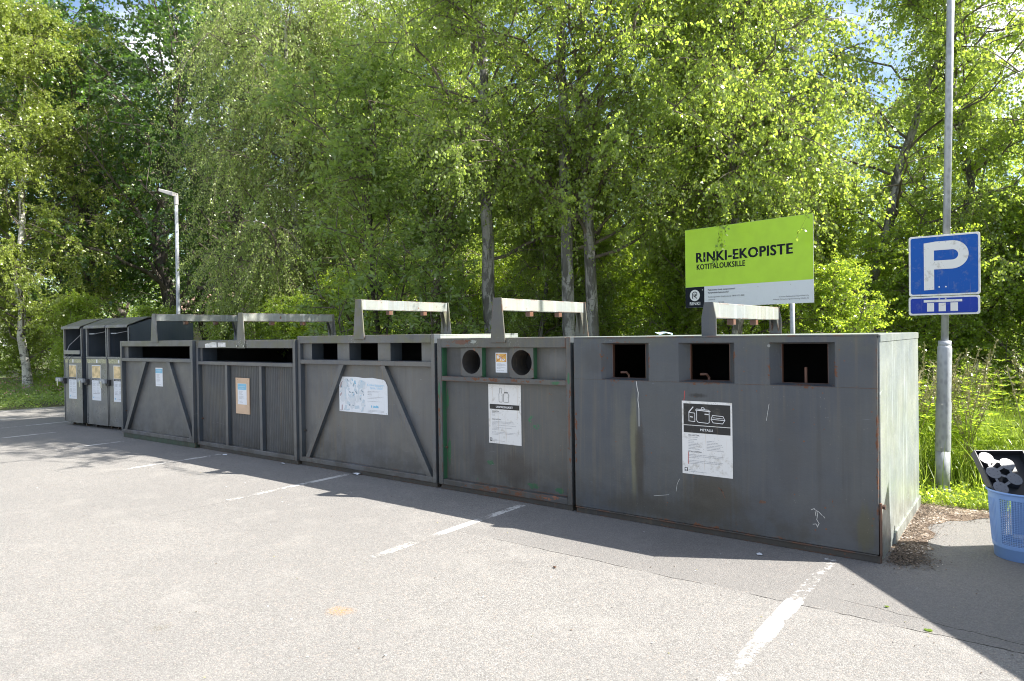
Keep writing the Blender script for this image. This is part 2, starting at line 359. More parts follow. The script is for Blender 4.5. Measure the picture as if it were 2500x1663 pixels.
def bark(name, light, dark, amt, sc_=1.):
    t = NT(name)
    n = t.noise(5*sc_, t.map((1,1,2.2) if 'white' in name else (1.6,1.6,.5)), 8, .7, .6)
    c = t.mix(t.ramp(n, .62-amt*.3, .68-amt*.3), light, dark)
    c = t.mix(t.ramp(t.noise(12,t.map((1,1,5),loc=(1,1,1)),4),.60,.68), c, dark)
    c = t.mix(t.ramp(t.noise(2,detail=5),.4,.7,0,.5), c, tuple(x*.6 for x in light))
    t.bsdf(c,.8,bump=t.noise(22,t.map((1,1,.3)),6),bstr=.9,bdist=.02); return t.mat
M['bk_white'] = bark('white_birch_bark', (.62,.59,.54), (.06,.055,.05), .35)
M['bk_grey'] = bark('grey_birch_bark', (.30,.292,.278), (.085,.08,.072), .5)
M['bk_dark'] = bark('dark_furrowed_bark', (.10,.085,.07), (.035,.03,.025), .5)

# ------------------------------------------------------------------ text
def text(s, x, z, h, y, mat, parent, bold=0., align='LEFT', width=None, name='lettering', sx=1.0):
    cu = bpy.data.curves.new('txt', 'FONT'); cu.body = s; cu.size = 1; cu.align_x = 'LEFT'; cu.resolution_u = 3
    cu.space_character = 1+bold*1.6
    o = bpy.data.objects.new('txt', cu); C.objects.link(o)
    dg = bpy.context.evaluated_depsgraph_get()
    me = bpy.data.meshes.new_from_object(o.evaluated_get(dg))
    bpy.data.objects.remove(o)
    n = len(me.vertices); a = np.empty(n*3); me.vertices.foreach_get('co', a); a = a.reshape(-1,3)
    fs = [tuple(p.vertices) for p in me.polygons]
    x0, x1 = a[:,0].min(), a[:,0].max()
    k = h/.72; kx = k*sx if width is None else width/(x1-x0)
    w = (x1-x0)*kx; ox = {'LEFT':0,'CENTER':-w/2,'RIGHT':-w}[align]
    mb = MB(); offs = [(0,0)] if not bold else [(0,0),(1,0),(-1,0),(.7,.5),(-.7,-.5),(.7,-.5),(-.7,.5)]
    for i,(du,dv) in enumerate(offs):
        mb.add([(x+ox+(p[0]-x0)*kx+du*bold*k*.75, y-i*.00005, z+p[1]*k+dv*bold*k*.75) for p in a], fs)
    bpy.data.meshes.remove(me)
    return mb.build(name, mat, parent)
def greek(mb, x0, x1, z, h, y, rnd, frac=1.0):   # unreadable small print: broken word-length bars
    x = x0; end = x0+(x1-x0)*frac
    while x < end-.004:
        w = min(rnd.uniform(.012,.04)*(.5+h*60), end-x)
        mb.quad(x, x+w, z, z+h, y); x += w+h*1.1

# ------------------------------------------------------------------ containers
def lift_frame(root, xl, w0, w1, zb, zt, yb0, y0, y1, beam_h, ztop_body, hooks, bolts=None, mat_plate='glassb', wide=None, chamfer=False):
    """front plate, beam running back, rear plate"""
    e = MB()
    # plate
    def plate(ya, yb, z0, wb, wt):
        if chamfer: poly = [(xl-wb/2,z0),(xl+wb/2,z0),(xl+wb/2,z0+(zt-z0)*.55),(xl+wt/2,zt),(xl-wt/2,zt),(xl-wb/2,z0+(zt-z0)*.55)]
        else: poly = [(xl-wb/2,z0),(xl+wb/2,z0),(xl+wt/2,zt),(xl-wt/2,zt)]
        e.prism(poly, ya, yb)
    plate(yb0, yb0+.014, zb, w0, w1)
    fr = e.build('lift_frame', M[mat_plate], root, bevel=.002)
    e = MB(); plate(y1, y1+.014, ztop_body-.03, w0, w1)
    for sx in (-1,1): e.prism_x([(y1,ztop_body),(y1,zt-.12),(y1-.07,zt-.12)], xl+sx*.03-.004, xl+sx*.03+.004)
    e.build('rear_plate', M[mat_plate], fr, bevel=.002)
    b = MB().box(xl-.035, xl+.035, yb0+.014, y1, zt-beam_h, zt-.004)
    b.build('lifting_beam', M['beam'], fr, bevel=.004)
    for hy in hooks:
        MB().box(xl-.028, xl+.028, hy, hy+.06, zt-beam_h-.05, zt-beam_h-.001).build('hook_block', M['rusty'], fr, bevel=.003)
    if bolts:
        for bx in bolts:
            MB().tube([(bx,yb0,bolts[bx]),(bx,yb0-.012,bolts[bx])], .013, 8).build('bolt', M['screw'], fr)
    return fr

def sheet(root, name, x0, x1, z0, z1, y, mat, slant=0, th=.002, poly=None):
    poly = poly or [(x0,z0),(x1,z0),(x1,z1),(x0,z1)]
    return MB().prism(poly, y-th, y).build(name, M[mat], root)

def hollow_body(root, W, D, z0, h, mat, th=.012, y0=.02):
    m = MB()
    m.box(0, th, y0, D, z0, h-th-.001); m.box(W-th, W, y0, D, z0, h-th-.001)
    m.box(th+.001, W-th-.001, D-th, D-.001, z0, h-th-.001)
    m.box(th+.001, W-th-.001, y0+.1, D-th-.001, z0, z0+th)
    m.box(0, W, y0, D, h-th, h)
    bd_ = m.build('body', M[mat], root, bevel=.003)
    a, b, c, d, e, f = th+.003, W-th-.003, y0+.03, D-th-.004, z0+th+.003, h-th-.003
    MB().add([(a,c,e),(b,c,e),(b,d,e),(a,d,e),(a,c,f),(b,c,f),(b,d,f),(a,d,f)],[(0,1,2,3),(7,6,5,4),(2,6,7,3),(0,3,7,4),(1,5,6,2)]).build('shade_lining', M['dark'], bd_)  # near-black sheets added so the inside looks deeply shaded
    return bd_

def framed(name, label, cat, X0, X1, Y0, H_, D, cfg, rz=0, group=None):
    W = X1-X0
    root = empty(name, (X0, Y0, 0), rz, label=label, cat=cat, group=group)
    sm = cfg.get('mat','steel'); sd = M['sidegrey']; zt0 = cfg['top_z0']; mz0, mz1 = cfg['mid']; fl, fr_ = cfg.get('posts',(.05,.05))
    zb0, zb1 = cfg.get('bottom',(.05,.105)); dp = .09
    hollow_body(root, W, D, .03, H_-.006, cfg.get('body','body'), y0=dp+.004)
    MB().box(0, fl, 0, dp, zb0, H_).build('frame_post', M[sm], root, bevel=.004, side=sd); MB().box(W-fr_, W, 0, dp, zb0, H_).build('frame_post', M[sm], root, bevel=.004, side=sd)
    MB().box(fl+.001, W-fr_-.001, 0, dp, zt0, H_-.001).build('top_rail', M[sm], root, bevel=.004)
    MB().box(fl+.001, W-fr_-.001, .002, dp, mz0, mz1).build('middle_rail', M[sm], root, bevel=.004)
    MB().box(fl+.001, W-fr_-.001, .002, dp, zb0+.001, zb1).build('bottom_rail', M[sm], root, bevel=.004)
    MB().box(0.01, W-.01, .025, D-.05, 0, zb0-.001).build('skid', M[cfg.get('skid','skid')], root, bevel=.003)
    # dark gap strip and hinge rod on the side
    MB().box(W-.012+.013, W+.006, .16, .20, .05, H_-.12).build('side_rod', M['rusty'], root)
    pr = .062
    if cfg.get('ribbed'):
        m = MB(); n = int((W-fl-fr_)/.019); pts = []
        for i in range(n+1):
            x = fl+(W-fl-fr_)*i/n
            pts.append((x, pr+.008 if i%2 else pr-.003))
        prof = []
        for i in range(len(pts)-1):
            (xa,ya),(xb,yb) = pts[i],pts[i+1]; prof += [(xa+(xb-xa)*.25,ya),(xa+(xb-xa)*.75,ya)]
        vs = [(x,y,zb1+.001) for x,y in prof]+[(x,y,mz0-.001) for x,y in prof]; k = len(prof)
        m.add(vs, [(i,i+1,i+1+k,i+k) for i in range(k-1)])
        dpan = m.build('door_panel', M['steelrib'], root)
    else:
        dpan = MB().box(fl+.001, W-fr_-.001, pr, pr+.01, zb1+.001, mz0-.001).build('door_panel', M[cfg.get('door',sm)], root)
    for br in cfg.get('braces', []):
        xt0,xt1,xb0,xb1 = br
        m = MB().prism([(xb0,zb1+.001),(xb1,zb1+.001),(xt1,mz0-.001),(xt0,mz0-.001)], .008, .016)
        # web of the angle iron
        s_ = xb1 if abs(xb1-W/2) < abs(xb0-W/2) else xb1
        m.prism([(xb0+.004,zb1+.002),(xb0+.012,zb1+.002),(xt0+.012,mz0-.002),(xt0+.004,mz0-.002)], .016, pr-.001)
        m.prism([(xb1-.012,zb1+.002),(xb1-.004,zb1+.002),(xt1-.004,mz0-.002),(xt1-.012,mz0-.002)], .016, pr-.001)
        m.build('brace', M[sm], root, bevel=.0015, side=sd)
    for a,b in cfg.get('mullions', []):
        MB().box(a, b, .004, pr-.006, zb1+.001, mz0-.001).build('mullion', M[sm], root, bevel=.002, side=sd)
    # post bolt
    MB().tube([(fl+.012, pr, .42),(fl+.012, pr-.022, .42)], .012, 8).build('bolt', M['skid'], root)
    return root, W, sm, pr, mz1, zt0

def inlet_panel(root, W, mat, holes, z0, z1, x0, x1, y, depth=.17, inner='bluegrey', jag=False):
    m = MB(); xs = [x0]
    for a,b,c,d in holes: xs += [a,b]
    xs.append(x1); zs = [z0-.012, z0, z1, z1+.012]; vs = [(x,y,z) for z in zs for x in xs]; n_ = len(xs); fs = []
    for j in range(3):
        for i in range(n_-1):
            if j == 1 and i%2 == 1: continue
            fs.append((j*n_+i, j*n_+i+1, (j+1)*n_+i+1, (j+1)*n_+i))
    m.add(vs, fs)
    m.build('inlet_panel', M[mat], root)
    for a,b,c,d in holes:
        t_ = MB(); ya, yb = y, y+depth
        t_.add([(a,ya,c),(a,yb,c),(a,yb,d),(a,ya,d)],[(0,1,2,3)]); t_.add([(b,ya,c),(b,yb,c),(b,yb,d),(b,ya,d)],[(3,2,1,0)])
        t_.add([(a,ya,c),(b,ya,c),(b,yb,c),(a,yb,c)],[(0,1,2,3)]); t_.add([(a,ya,d),(b,ya,d),(b,yb,d),(a,yb,d)],[(3,2,1,0)])
        t_.build('inlet_chute', M[inner], root)

# ---- scrap metal container (right end of the row)
X0, X1, Y0 = -3.167, -.810, 5.033
D1, H1 = 1.893, 1.515
root = empty('waste_container', (X0, Y0, 0), 0, label='largest blue-grey steel container with three square openings and a METALLI sign', cat='waste container', group='steel recycling containers in the row')
W = X1-X0
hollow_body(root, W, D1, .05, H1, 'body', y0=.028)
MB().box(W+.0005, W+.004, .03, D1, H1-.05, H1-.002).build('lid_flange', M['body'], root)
holes = [(-2.896,-2.459),(-2.207,-1.768),(-1.514,-1.077)]
inner = [(-2.826,-2.526),(-2.140,-1.832),(-1.447,-1.141)]
zo, zi = (1.160,1.464), (1.174,1.452)
m = MB(); xs = [0.0]
for a,b in holes: xs += [a-X0,b-X0]
xs.append(W-.012)
for i in range(0,len(xs),2): m.quad(xs[i],xs[i+1],zo[0],zo[1],0)
m.quad(0,W-.012,zo[1],H1-.012,0); m.quad(0,W-.012,.06,zo[0],0)
m.add([(0,0,.06),(0,.026,.06),(0,.026,H1-.012),(0,0,H1-.012)],[(0,3,2,1)][::-1]); m.add([(W-.012,0,.06),(W-.012,.026,.06),(W-.012,.026,H1-.012),(W-.012,0,H1-.012)],[(0,1,2,3)])
fp = m.build('front_panel', M['metalb'], root)
MB().box(0, W-.012, -.0015, .012, zo[0]-.004, zo[0]-.001).build('weld_seam', M['skid'], fp)
MB().box(0, W, -.003, .028, H1-.0115, H1+.001).build('top_edge', M['metalb'], root, bevel=.002)
for (a,b),(c,d) in zip(holes,inner):
    a-=X0; b-=X0; k = (5.113/5.033); c=c-X0; d=d-X0; ya, yb = 0, .08
    m = MB()
    o4 = [(a,ya,zo[0]),(b,ya,zo[0]),(b,ya,zo[1]),(a,ya,zo[1])]; i4 = [(c,yb,zi[0]),(d,yb,zi[0]),(d,yb,zi[1]),(c,yb,zi[1])]
    m.add(o4+i4, [(0,1,5,4),(1,2,6,5),(2,3,7,6),(3,0,4,7)])
    ins = m.build('inlet_funnel', M['metalb'], root)
    r_ = MB(); w_ = .012
    for q in ((c-w_,c,zi[0]-w_,zi[1]+w_),(d,d+w_,zi[0]-w_,zi[1]+w_),(c,d,zi[0]-w_,zi[0]),(c,d,zi[1],zi[1]+w_)): r_.box(q[0],q[1],yb-.004,yb+.03,q[2],q[3])
    r_.build('inlet_rim', M['rusty'], ins)
    mx = (c+d)/2-.02
    if b < 2: rod = [(mx,yb+.03,zi[0]-.02),(mx,yb+.03,zi[0]+.02),(mx-.012,yb+.01,zi[0]+.045),(mx-.05,yb-.02,zi[0]+.045)]
    else: rod = [(mx+.02,yb+.03,zi[0]-.02),(mx+.02,yb+.03,zi[0]+.11)]
    MB().tube(rod, .010, 10).build('bent_rod', M['rusty'], ins, smooth=False)
MB().box(0, W, .012, .05, 0, .052).box(.0, W-.02, -.006, .011, .045, .056).build('bottom_skid', M['skid'], root, bevel=.003)
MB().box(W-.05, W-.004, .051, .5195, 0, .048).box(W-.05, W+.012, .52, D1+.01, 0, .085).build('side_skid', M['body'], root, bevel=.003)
MB().box(W-.008, W+.006, .004, .024, .05, .40).build('latch_bar', M['rusty'], root, bevel=.002)
MB().tube([(W+.004,.05,.37),(W+.022,.05,.37)], .016, 8).build('latch_bolt', M['skid'], root)
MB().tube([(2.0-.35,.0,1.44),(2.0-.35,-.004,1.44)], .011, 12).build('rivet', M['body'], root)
lift_frame(root, -1.985-X0, .115, .07, H1, 1.775, .06, .06, 1.76, .125, H1+.03, [.53,1.10], mat_plate='metalb', chamfer=True)
# white paint marks, drip and scratches on the front door
m = MB()
m.stroke([(a-X0,b) for a,b in [(-2.572,1.15),(-2.566,1.10),(-2.556,1.06),(-2.560,1.0),(-2.552,.93),(-2.553,.79)]], .006, -.001)
for q in ([(-1.24,.30),(-1.22,.31)],[(-1.22,.305),(-1.19,.29),(-1.17,.27)],[(-1.205,.30),(-1.20,.27),(-1.205,.235),(-1.19,.21),(-1.20,.19)],[(-1.23,.2),(-1.21,.205),(-1.20,.185)],[(-1.16,.265),(-1.155,.255)],[(-1.215,.29),(-1.21,.26)]):
    m.stroke([(a-X0,b) for a,b in q], .0035, -.001)
for q in ([(-2.24,.30),(-2.23,.36),(-2.21,.40)],[(-1.52,1.02),(-1.54,.9)],[(-2.43,.24),(-2.30,.265)]): m.stroke([(a-X0,b) for a,b in q], .0025, -.001)
m.build('paint_mark', simple('white_paint_mark',(.55,.55,.53),.6), fp)
m = MB()
for q in ([(-1.90,.37),(-1.86,.34)],[(-1.88,.36),(-1.85,.30)]): m.stroke([(a-X0,b) for a,b in q], .006, -.001)
m.prism([(a-X0,b) for a,b in [(-1.60,.295),(-1.55,.30),(-1.55,.315),(-1.59,.32)]], -.001, 0)
m.build('rust_chip', M['rusty'], fp)
m = MB(); m.stroke([(-2.158-X0,1.09),(-2.163-X0,1.04),(-2.168-X0,1.01)], .005,-.001); m.stroke([(-2.132-X0,.62),(-2.134-X0,.53)],.004,-.0055); m.build('red_drip', M['redline'], fp)
# METALLI sign
sx0, sx1, sz0, sz1 = -2.183-X0, -1.788-X0, .451, 1.015
sg = sheet(root, 'information_sign', sx0, sx1, sz0, sz1, -.001, 'sheet')
y_ = -.0045
def sxx(u): return sx0+(sx1-sx0)*u
def szz(v): return sz1-(sz1-sz0)*v
MB().quad(sxx(.035),sxx(.965),szz(.325),szz(.035),y_).quad(sxx(.035),sxx(.965),szz(.432),szz(.335),y_).build('black_field', M['signblack'], sg)
text('METALLI', sxx(.5), szz(.40), .018, y_-.001, M['white'], sg, bold=.035, align='CENTER', width=.098)
m = MB(); y2 = y_-.001; lw = .0045
def U(pts): return [(sxx(.035+.93*a/100), szz(.035+.29*b/100)) for a,b in pts]
m.stroke(U([(12,42),(25,44),(25,84),(12,82),(12,42),(21,17)]), lw, y2); m.stroke(U([(12,40),(14,36),(22,16),(21,14),(12,38)]), lw*.7, y2)
m.stroke(U([(29,33),(29,76),(31,84),(34,86),(53,88),(56,84),(56,36)]), lw, y2); m.stroke(U([(27,29),(58,33)]), lw*1.4, y2); m.stroke(U([(29,24),(56,27)]), lw, y2)
m.stroke(U([(39,24),(40,17),(43,16),(45,18),(46,24)]), lw, y2)
m.stroke(U([(63,50),(85,52),(89,70),(60,68),(63,50)]), lw, y2); m.stroke(U([(61,72),(64,84),(84,86),(88,73)]), lw, y2); m.stroke(U([(64,60),(85,63)]), lw*.7, y2); m.stroke(U([(15,62),(20,63)]),lw*1.6,y2); m.stroke(U([(47,46),(54,47)]),lw*1.6,y2)
m.build('pictogram', M['white'], sg)
text('SAA LAITTAA', sxx(.13), szz(.475), .012, y_, M['inkdark'], sg, width=.088, bold=.01)
text('EI SAA LAITTAA', sxx(.13), szz(.70), .012, y_, M['inkdark'], sg, width=.105, bold=.01)
rn = random.Random(3); m = MB()
for i,(u,v,fr_) in enumerate([(.13,.495,.62),(.13,.525,.6),(.13,.55,.35),(.13,.575,.62),(.13,.595,.78),(.13,.615,.7),(.13,.635,.4),(.13,.655,.7)]): greek(m, sxx(u), sxx(.45), szz(v), .0028, y_, rn, fr_)
for v,fr_ in [(.535,.4),(.555,.55),(.575,.75),(.597,.8),(.617,.65),(.637,.7),(.657,.85)]: greek(m, sxx(.5), sxx(.9), szz(v), .0028, y_, rn, fr_)
for v,fr_ in [(.735,.95),(.755,.95),(.775,.3),(.815,.95),(.835,.95),(.855,.3),(.945,.2),(.965,.5)]: greek(m, sxx(.13), sxx(.85), szz(v), .0028, y_, rn, fr_)
m.build('small_print', M['ink'], sg)
MB().quad(sxx(.045),sxx(.11),szz(.965),szz(.915),y_).build('logo_square', M['black'], sg)
MB().disc(sxx(.0775), szz(.935), .008, y_-.0006, 16).quad(sxx(.06),sxx(.095),szz(.96),szz(.955),y_-.0006).build('logo_mark', M['white'], sg)

# ---- glass container
X0,X1,Y0 = -4.790,-3.203,5.033
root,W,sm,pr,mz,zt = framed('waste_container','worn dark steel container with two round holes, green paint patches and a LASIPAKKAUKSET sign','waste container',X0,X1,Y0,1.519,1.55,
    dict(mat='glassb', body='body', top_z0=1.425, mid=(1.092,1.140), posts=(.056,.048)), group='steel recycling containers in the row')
m = MB(); xs = [.0565, -4.45-X0-.037, -4.18-X0-.037, -3.852-X0-.033, -3.578-X0-.033, W-.049]; zs=[1.1405,1.142,1.4235,1.4245]
m.add([(x,.078,z) for z in zs for x in xs],[(j*6+i,j*6+i+1,(j+1)*6+i+1,(j+1)*6+i) for j in range(3) for i in range(5) if not (j==1 and i%2==1)]); m.build('inlet_panel', M['glassb'], root)
MB().box(.0562, .062, .012, .077, .106, 1.09).box(.0562,.062,.012,.077,1.1405,1.4245).build('green_edge', M['greenp'], root)
for cx_, a, b in ((-4.317-X0-.04, -4.45-X0-.037, -4.18-X0-.037), (-3.715-X0-.035, -3.852-X0-.033, -3.578-X0-.033)):
    cx_ += .003; z0, z1, r = 1.142, 1.4235, .117; zc = 1.287
    m = MB(); n = 32; ring = [(cx_+r*cos(2*pi*k/n), zc+r*sin(2*pi*k/n)) for k in range(n)]
    def onbox(k):
        t_ = 2*pi*k/n; dx, dz = cos(t_), sin(t_)
        s_ = min(((b-cx_)/dx if dx>1e-6 else (a-cx_)/dx if dx<-1e-6 else 9), ((z1-zc)/dz if dz>1e-6 else (z0-zc)/dz if dz<-1e-6 else 9))
        return (cx_+dx*s_, zc+dz*s_)
    outer = [onbox(k) for k in range(n)]
    vs = [(x,.02,z) for x,z in outer]+[(x,.02,z) for x,z in ring]
    m.add(vs, [(k,(k+1)%n,(k+1)%n+n,k+n) for k in range(n)])
    # corner fill triangles
    for cxn, czn in ((a,z0),(b,z0),(b,z1),(a,z1)):
        k0 = min(range(n), key=lambda k: (outer[k][0]-cxn)**2+(outer[k][1]-czn)**2)
    m.add([(b,.02,z0),(b,.077,z0),(b,.077,z1),(b,.02,z1)],[(0,1,2,3)]); m.add([(a,.02,z0),(a,.077,z0),(a,.077,z1),(a,.02,z1)],[(3,2,1,0)])
    pb = m.build('hole_plate', M['glassb'], root)
    vs = [(x,.02,z) for x,z in ring]+[(x,.25,z) for x,z in ring]
    MB().add(vs, [(k,k+n,(k+1)%n+n,(k+1)%n) for k in range(n)]).build('inlet_pipe', M['skid'], pb, smooth=True)  # dark skid paint stands in for the shade inside the pipe
    MB().add([(b+.0008,.02,z0),(b+.0008,.077,z0),(b+.0008,.077,z1),(b+.0008,.02,z1)],[(0,1,2,3)]).build('green_side', M['greenp'], pb)
    MB().disc(cx_, zc, r-.001, .2505, 24).build('shade_back', M['dark'], pb)  # near-black disc painted as the shade at the pipe's end
lift_frame(root, -3.995-X0, .175, .10, 1.472, 1.893, -.015, 0, 1.48, .12, 1.519+.02, [.47,.99], mat_plate='glassb')
sx0, sx1, sz0, sz1 = -4.177-X0, -3.788-X0, .511, 1.074; pr_ = pr-.0005
sg = sheet(root, 'information_sign', sx0, sx1, sz0, sz1, pr_, 'sheet'); y_ = pr_-.0035
MB().quad(sxx(.04),sxx(.95),szz(.418),szz(.335),y_).build('black_field', M['signblack'], sg)
text('LASIPAKKAUKSET', sxx(.5), szz(.396), .020, y_-.0008, M['white'], sg, bold=.035, align='CENTER', width=.200)
m = MB(); lw = .0032
m.stroke([(sxx(a),szz(b)) for a,b in [(.36,.06),(.36,.12),(.335,.16),(.335,.28),(.35,.295),(.42,.295),(.435,.28),(.435,.16),(.41,.12),(.41,.06),(.36,.06)]], lw, y_)
m.stroke([(sxx(a),szz(b)) for a,b in [(.50,.14),(.475,.17),(.475,.28),(.49,.293),(.62,.293),(.635,.28),(.635,.17),(.61,.14),(.50,.14)]], lw, y_)
m.stroke([(sxx(a),szz(b)) for a,b in [(.505,.13),(.605,.13)]], lw*1.6, y_)
m.build('pictogram', M['black'], sg)
text('SAA LAITTAA', sxx(.11), szz(.465), .0115, y_, M['inkdark'], sg, width=.088, bold=.01); text('EI SAA LAITTAA', sxx(.11), szz(.60), .0115, y_, M['inkdark'], sg, width=.105, bold=.01)
m = MB()
for v,f in [(.485,.35),(.51,.12),(.527,.12),(.63,.85),(.65,.9),(.67,.3),(.69,.95),(.71,.2),(.73,.8),(.75,.3),(.77,.3),(.81,.95),(.83,.85),(.85,.25),(.935,.2),(.955,.5)]: greek(m, sxx(.11), sxx(.88), szz(v), .0026, y_, rn, f)
m.build('small_print', M['ink'], sg)
MB().quad(sxx(.035),sxx(.105),szz(.965),szz(.91),y_).build('logo_square', M['black'], sg)
MB().disc(sxx(.07), szz(.935), .008, y_-.0006, 16).build('logo_mark', M['white'], sg)
def flake(px,pz,rx,rz,y,mat,seed):
    r = random.Random(seed); n = 18
    MB().prism([(px-X0+rx*r.uniform(.45,1.1)*cos(2*pi*k/n), pz+rz*r.uniform(.45,1.1)*sin(2*pi*k/n)) for k in range(n)], y-.0012, y-.0002).build('paint_flake', M[mat], root)
for a_ in ((-3.36,1.112,.055,.022,.002,'greenp',1),(-3.66,.155,.07,.035,pr,'greenp',2),(-3.37,.15,.06,.03,pr,'greenp',3),(-4.16,.32,.05,.03,pr,'greenp',4),(-4.70,.38,.03,.16,pr,'greenp',5),(-4.71,.9,.022,.12,pr,'greenp',6),(-4.765,1.0,.02,.11,0,'greenp',7),(-3.225,1.16,.018,.06,0,'greenp',8),(-4.46,1.478,.10,.030,0,'rusty',9),(-4.64,1.445,.03,.012,0,'rusty',10),(-4.768,.62,.014,.10,0,'rusty',11),(-3.225,.75,.012,.2,0,'rusty',12),(-4.30,1.485,.05,.02,0,'body',13)): flake(*a_)
# small sticker between the holes
k = 5.111/5.06
sx0, sx1, sz0, sz1 = -4.054*k-X0, -3.916*k-X0, 1.55-(1.55-1.190)*k, 1.55-(1.55-1.377)*k
st = sheet(root, 'warning_sticker', sx0, sx1, sz0, sz1, .0775, 'sheet2'); y_ = .0775-.003
MB().quad(sxx(.06),sxx(.94),szz(.46),szz(.05),y_).build('orange_field', M['orange'], st)
m = MB(); m.stroke([(sxx(.08),szz(.44)),(sxx(.92),szz(.07))],.0035,y_-.002).stroke([(sxx(.08),szz(.07)),(sxx(.92),szz(.44))],.0035,y_-.002); m.build('red_cross', M['redline'], st)
m = MB(); m.prism([(sxx(a),szz(b)) for a,b in [(.13,.26),(.18,.30),(.3,.30),(.36,.24),(.34,.1),(.13,.1)]], y_-.001,y_-.0005); m.prism([(sxx(a),szz(b)) for a,b in [(.42,.40),(.5,.40),(.55,.22),(.38,.2)]], y_-.001,y_-.0005); m.prism([(sxx(a),szz(b)) for a,b in [(.58,.36),(.62,.41),(.8,.41),(.84,.34),(.8,.30),(.6,.3)]], y_-.001,y_-.0005)
m.build('pictogram', M['white'], st)
m = MB()
for v,f in [(.56,.5),(.60,.9),(.635,.95),(.67,.6),(.75,.9),(.80,.4),(.90,.8)]: greek(m, sxx(.1), sxx(.92), szz(v), .0022, y_, rn, f)
m.build('small_print', M['ink'], st)

# ---- paper container with braces and three openings
X0,X1,Y0 = -7.112,-4.828,5.033
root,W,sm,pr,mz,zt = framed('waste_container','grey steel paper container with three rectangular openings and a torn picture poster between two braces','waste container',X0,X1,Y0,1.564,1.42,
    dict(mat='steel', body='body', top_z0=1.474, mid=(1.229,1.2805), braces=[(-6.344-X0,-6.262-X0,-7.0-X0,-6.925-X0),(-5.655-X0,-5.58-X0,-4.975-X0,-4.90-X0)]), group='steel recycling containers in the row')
inlet_panel(root, W, 'steel', [(a-X0,b-X0,1.281,1.4735) for a,b in ((-6.89,-6.41),(-6.20,-5.72),(-5.52,-5.05))], 1.281, 1.4735, .051, W-.051, .045)
lift_frame(root, -5.966-X0, .183, .10, 1.516, 1.962, -.015, 0, 1.40, .118, 1.564+.02, [.42,.98], mat_plate='steel')
k = 5.095/5.06; px0, px1 = -6.363*k-X0, -5.553*k-X0
sx0,sx1,sz0,sz1 = px0,px1,.690,1.088
po = MB().prism([(sxx(0),szz(1)),(sxx(1),szz(1)),(sxx(1),szz(.22)),(sxx(.965),szz(.10)),(sxx(.93),szz(.045)),(sxx(.8),szz(.02)),(sxx(.7),szz(.0)),(sxx(.52),szz(.015)),(sxx(.36),szz(-.01)),(sxx(0),szz(0))], pr-.004, pr-.001).build('poster', M['sheet2'], root)
y_ = pr-.005; rp = random.Random(11)
cols = [M['cyan'], simple('pale_mauve_print',(.46,.36,.38),.6), simple('pale_blue_grey_print',(.52,.60,.66),.6), simple('mid_blue_grey_print',(.22,.30,.36),.6), simple('offwhite_print',(.62,.65,.68),.6)]
mm = [MB() for _ in cols]
for i in range(85):
    u = rp.uniform(.03,.54); v = rp.uniform(.06,.94); k_ = (1 if u<.1 and rp.random()<.6 else rp.choice([2,2,4,4,3,0,2]))
    s1,s2 = rp.uniform(.012,.045),rp.uniform(.006,.02) if k_!=4 else .03; an = rp.uniform(0,pi)
    if k_ in (0,3): s1*=.6; s2*=.5
    q = []
    for a,b in ((-1,-1),(1,-.8),(.9,1),(-1,.9)):
        dx = a*s1*cos(an)-b*s2*sin(an); dz = a*s1*sin(an)+b*s2*cos(an)
        q.append((min(max(sxx(u)+dx,sxx(.012)),sxx(.57)), y_-i*.00001, min(max(szz(v)+dz,szz(.97)),szz(.03))))
    mm[k_].add(q,[(0,1,2,3)])
for m,c in zip(mm,cols): m.build('poster_picture', c, po)
text('Kotikeräyspaperi', sxx(.60), szz(.235), .030, y_, M['bluetxt'], po, width=.275)
text('tänne, kiitos!', sxx(.65), szz(.315), .030, y_, M['bluetxt'], po, width=.21)
for s_,v in (('• Sanoma- ja aikakauslehdet',.395),('• Esitteet',.435),('• Mainokset',.485)): text(s_, sxx(.60), szz(v), .012, y_, M['ink'], po)
m = MB()
for v,f in [(.56,.95),(.60,.6),(.68,.75),(.93,.95),(.96,.97),(.985,.3)]: greek(m, sxx(.6), sxx(.94), szz(v-.02), .003, y_, rn, f)
m.build('small_print', M['ink'], po)
MB().quad(sxx(.67),sxx(.69),szz(.83),szz(.77),y_).prism([(sxx(.71),szz(.83)),(sxx(.82),szz(.83)),(sxx(.82),szz(.79)),(sxx(.78),szz(.76)),(sxx(.76),szz(.79)),(sxx(.72),szz(.77))],y_,y_+.0005).build('blue_emblem', M['cyan'], po)
for u,v in ((.02,.97),(.05,.97),(.97,.97)): MB().disc(sxx(u), szz(v), .005, y_-.001, 10).build('screw', M['rusty'], po)

# ---- ribbed container
X0,X1,Y0 = -9.445,-7.118,5.0
root,W,sm,pr,mz,zt = framed('waste_container','grey steel container with ribbed door panels and a small pale board','waste container',X0,X1,Y0,1.522,1.5,
    dict(mat='steel', body='steel5', top_z0=1.418, mid=(1.187,1.233), ribbed=True, mullions=[(-8.70-X0,-8.645-X0),(-7.895-X0,-7.84-X0)]), group='steel recycling containers in the row')
inlet_panel(root, W, 'steel', [(-9.34-X0, W-.052, 1.234, 1.4175)], 1.234, 1.4175, .051, W-.051, .04, depth=.22)
lift_frame(root, -8.272-X0, .20, .10, 1.416, 1.883, -.015, 0, 1.45, .115, 1.522+.02, [.42,.92], bolts={-8.35-X0:1.445,-8.19-X0:1.445}, mat_plate='steel5')
k = 5.045/5.04; sx0,sx1,sz0,sz1 = -8.50*k-X0,-8.18*k-X0,.545,1.022
bd = MB().prism([(sx0,sz0),(sx1,sz0),(sx1,sz1),(sx0,sz1)], pr-.018, pr-.006).build('backing_board', M['mdf'], root)
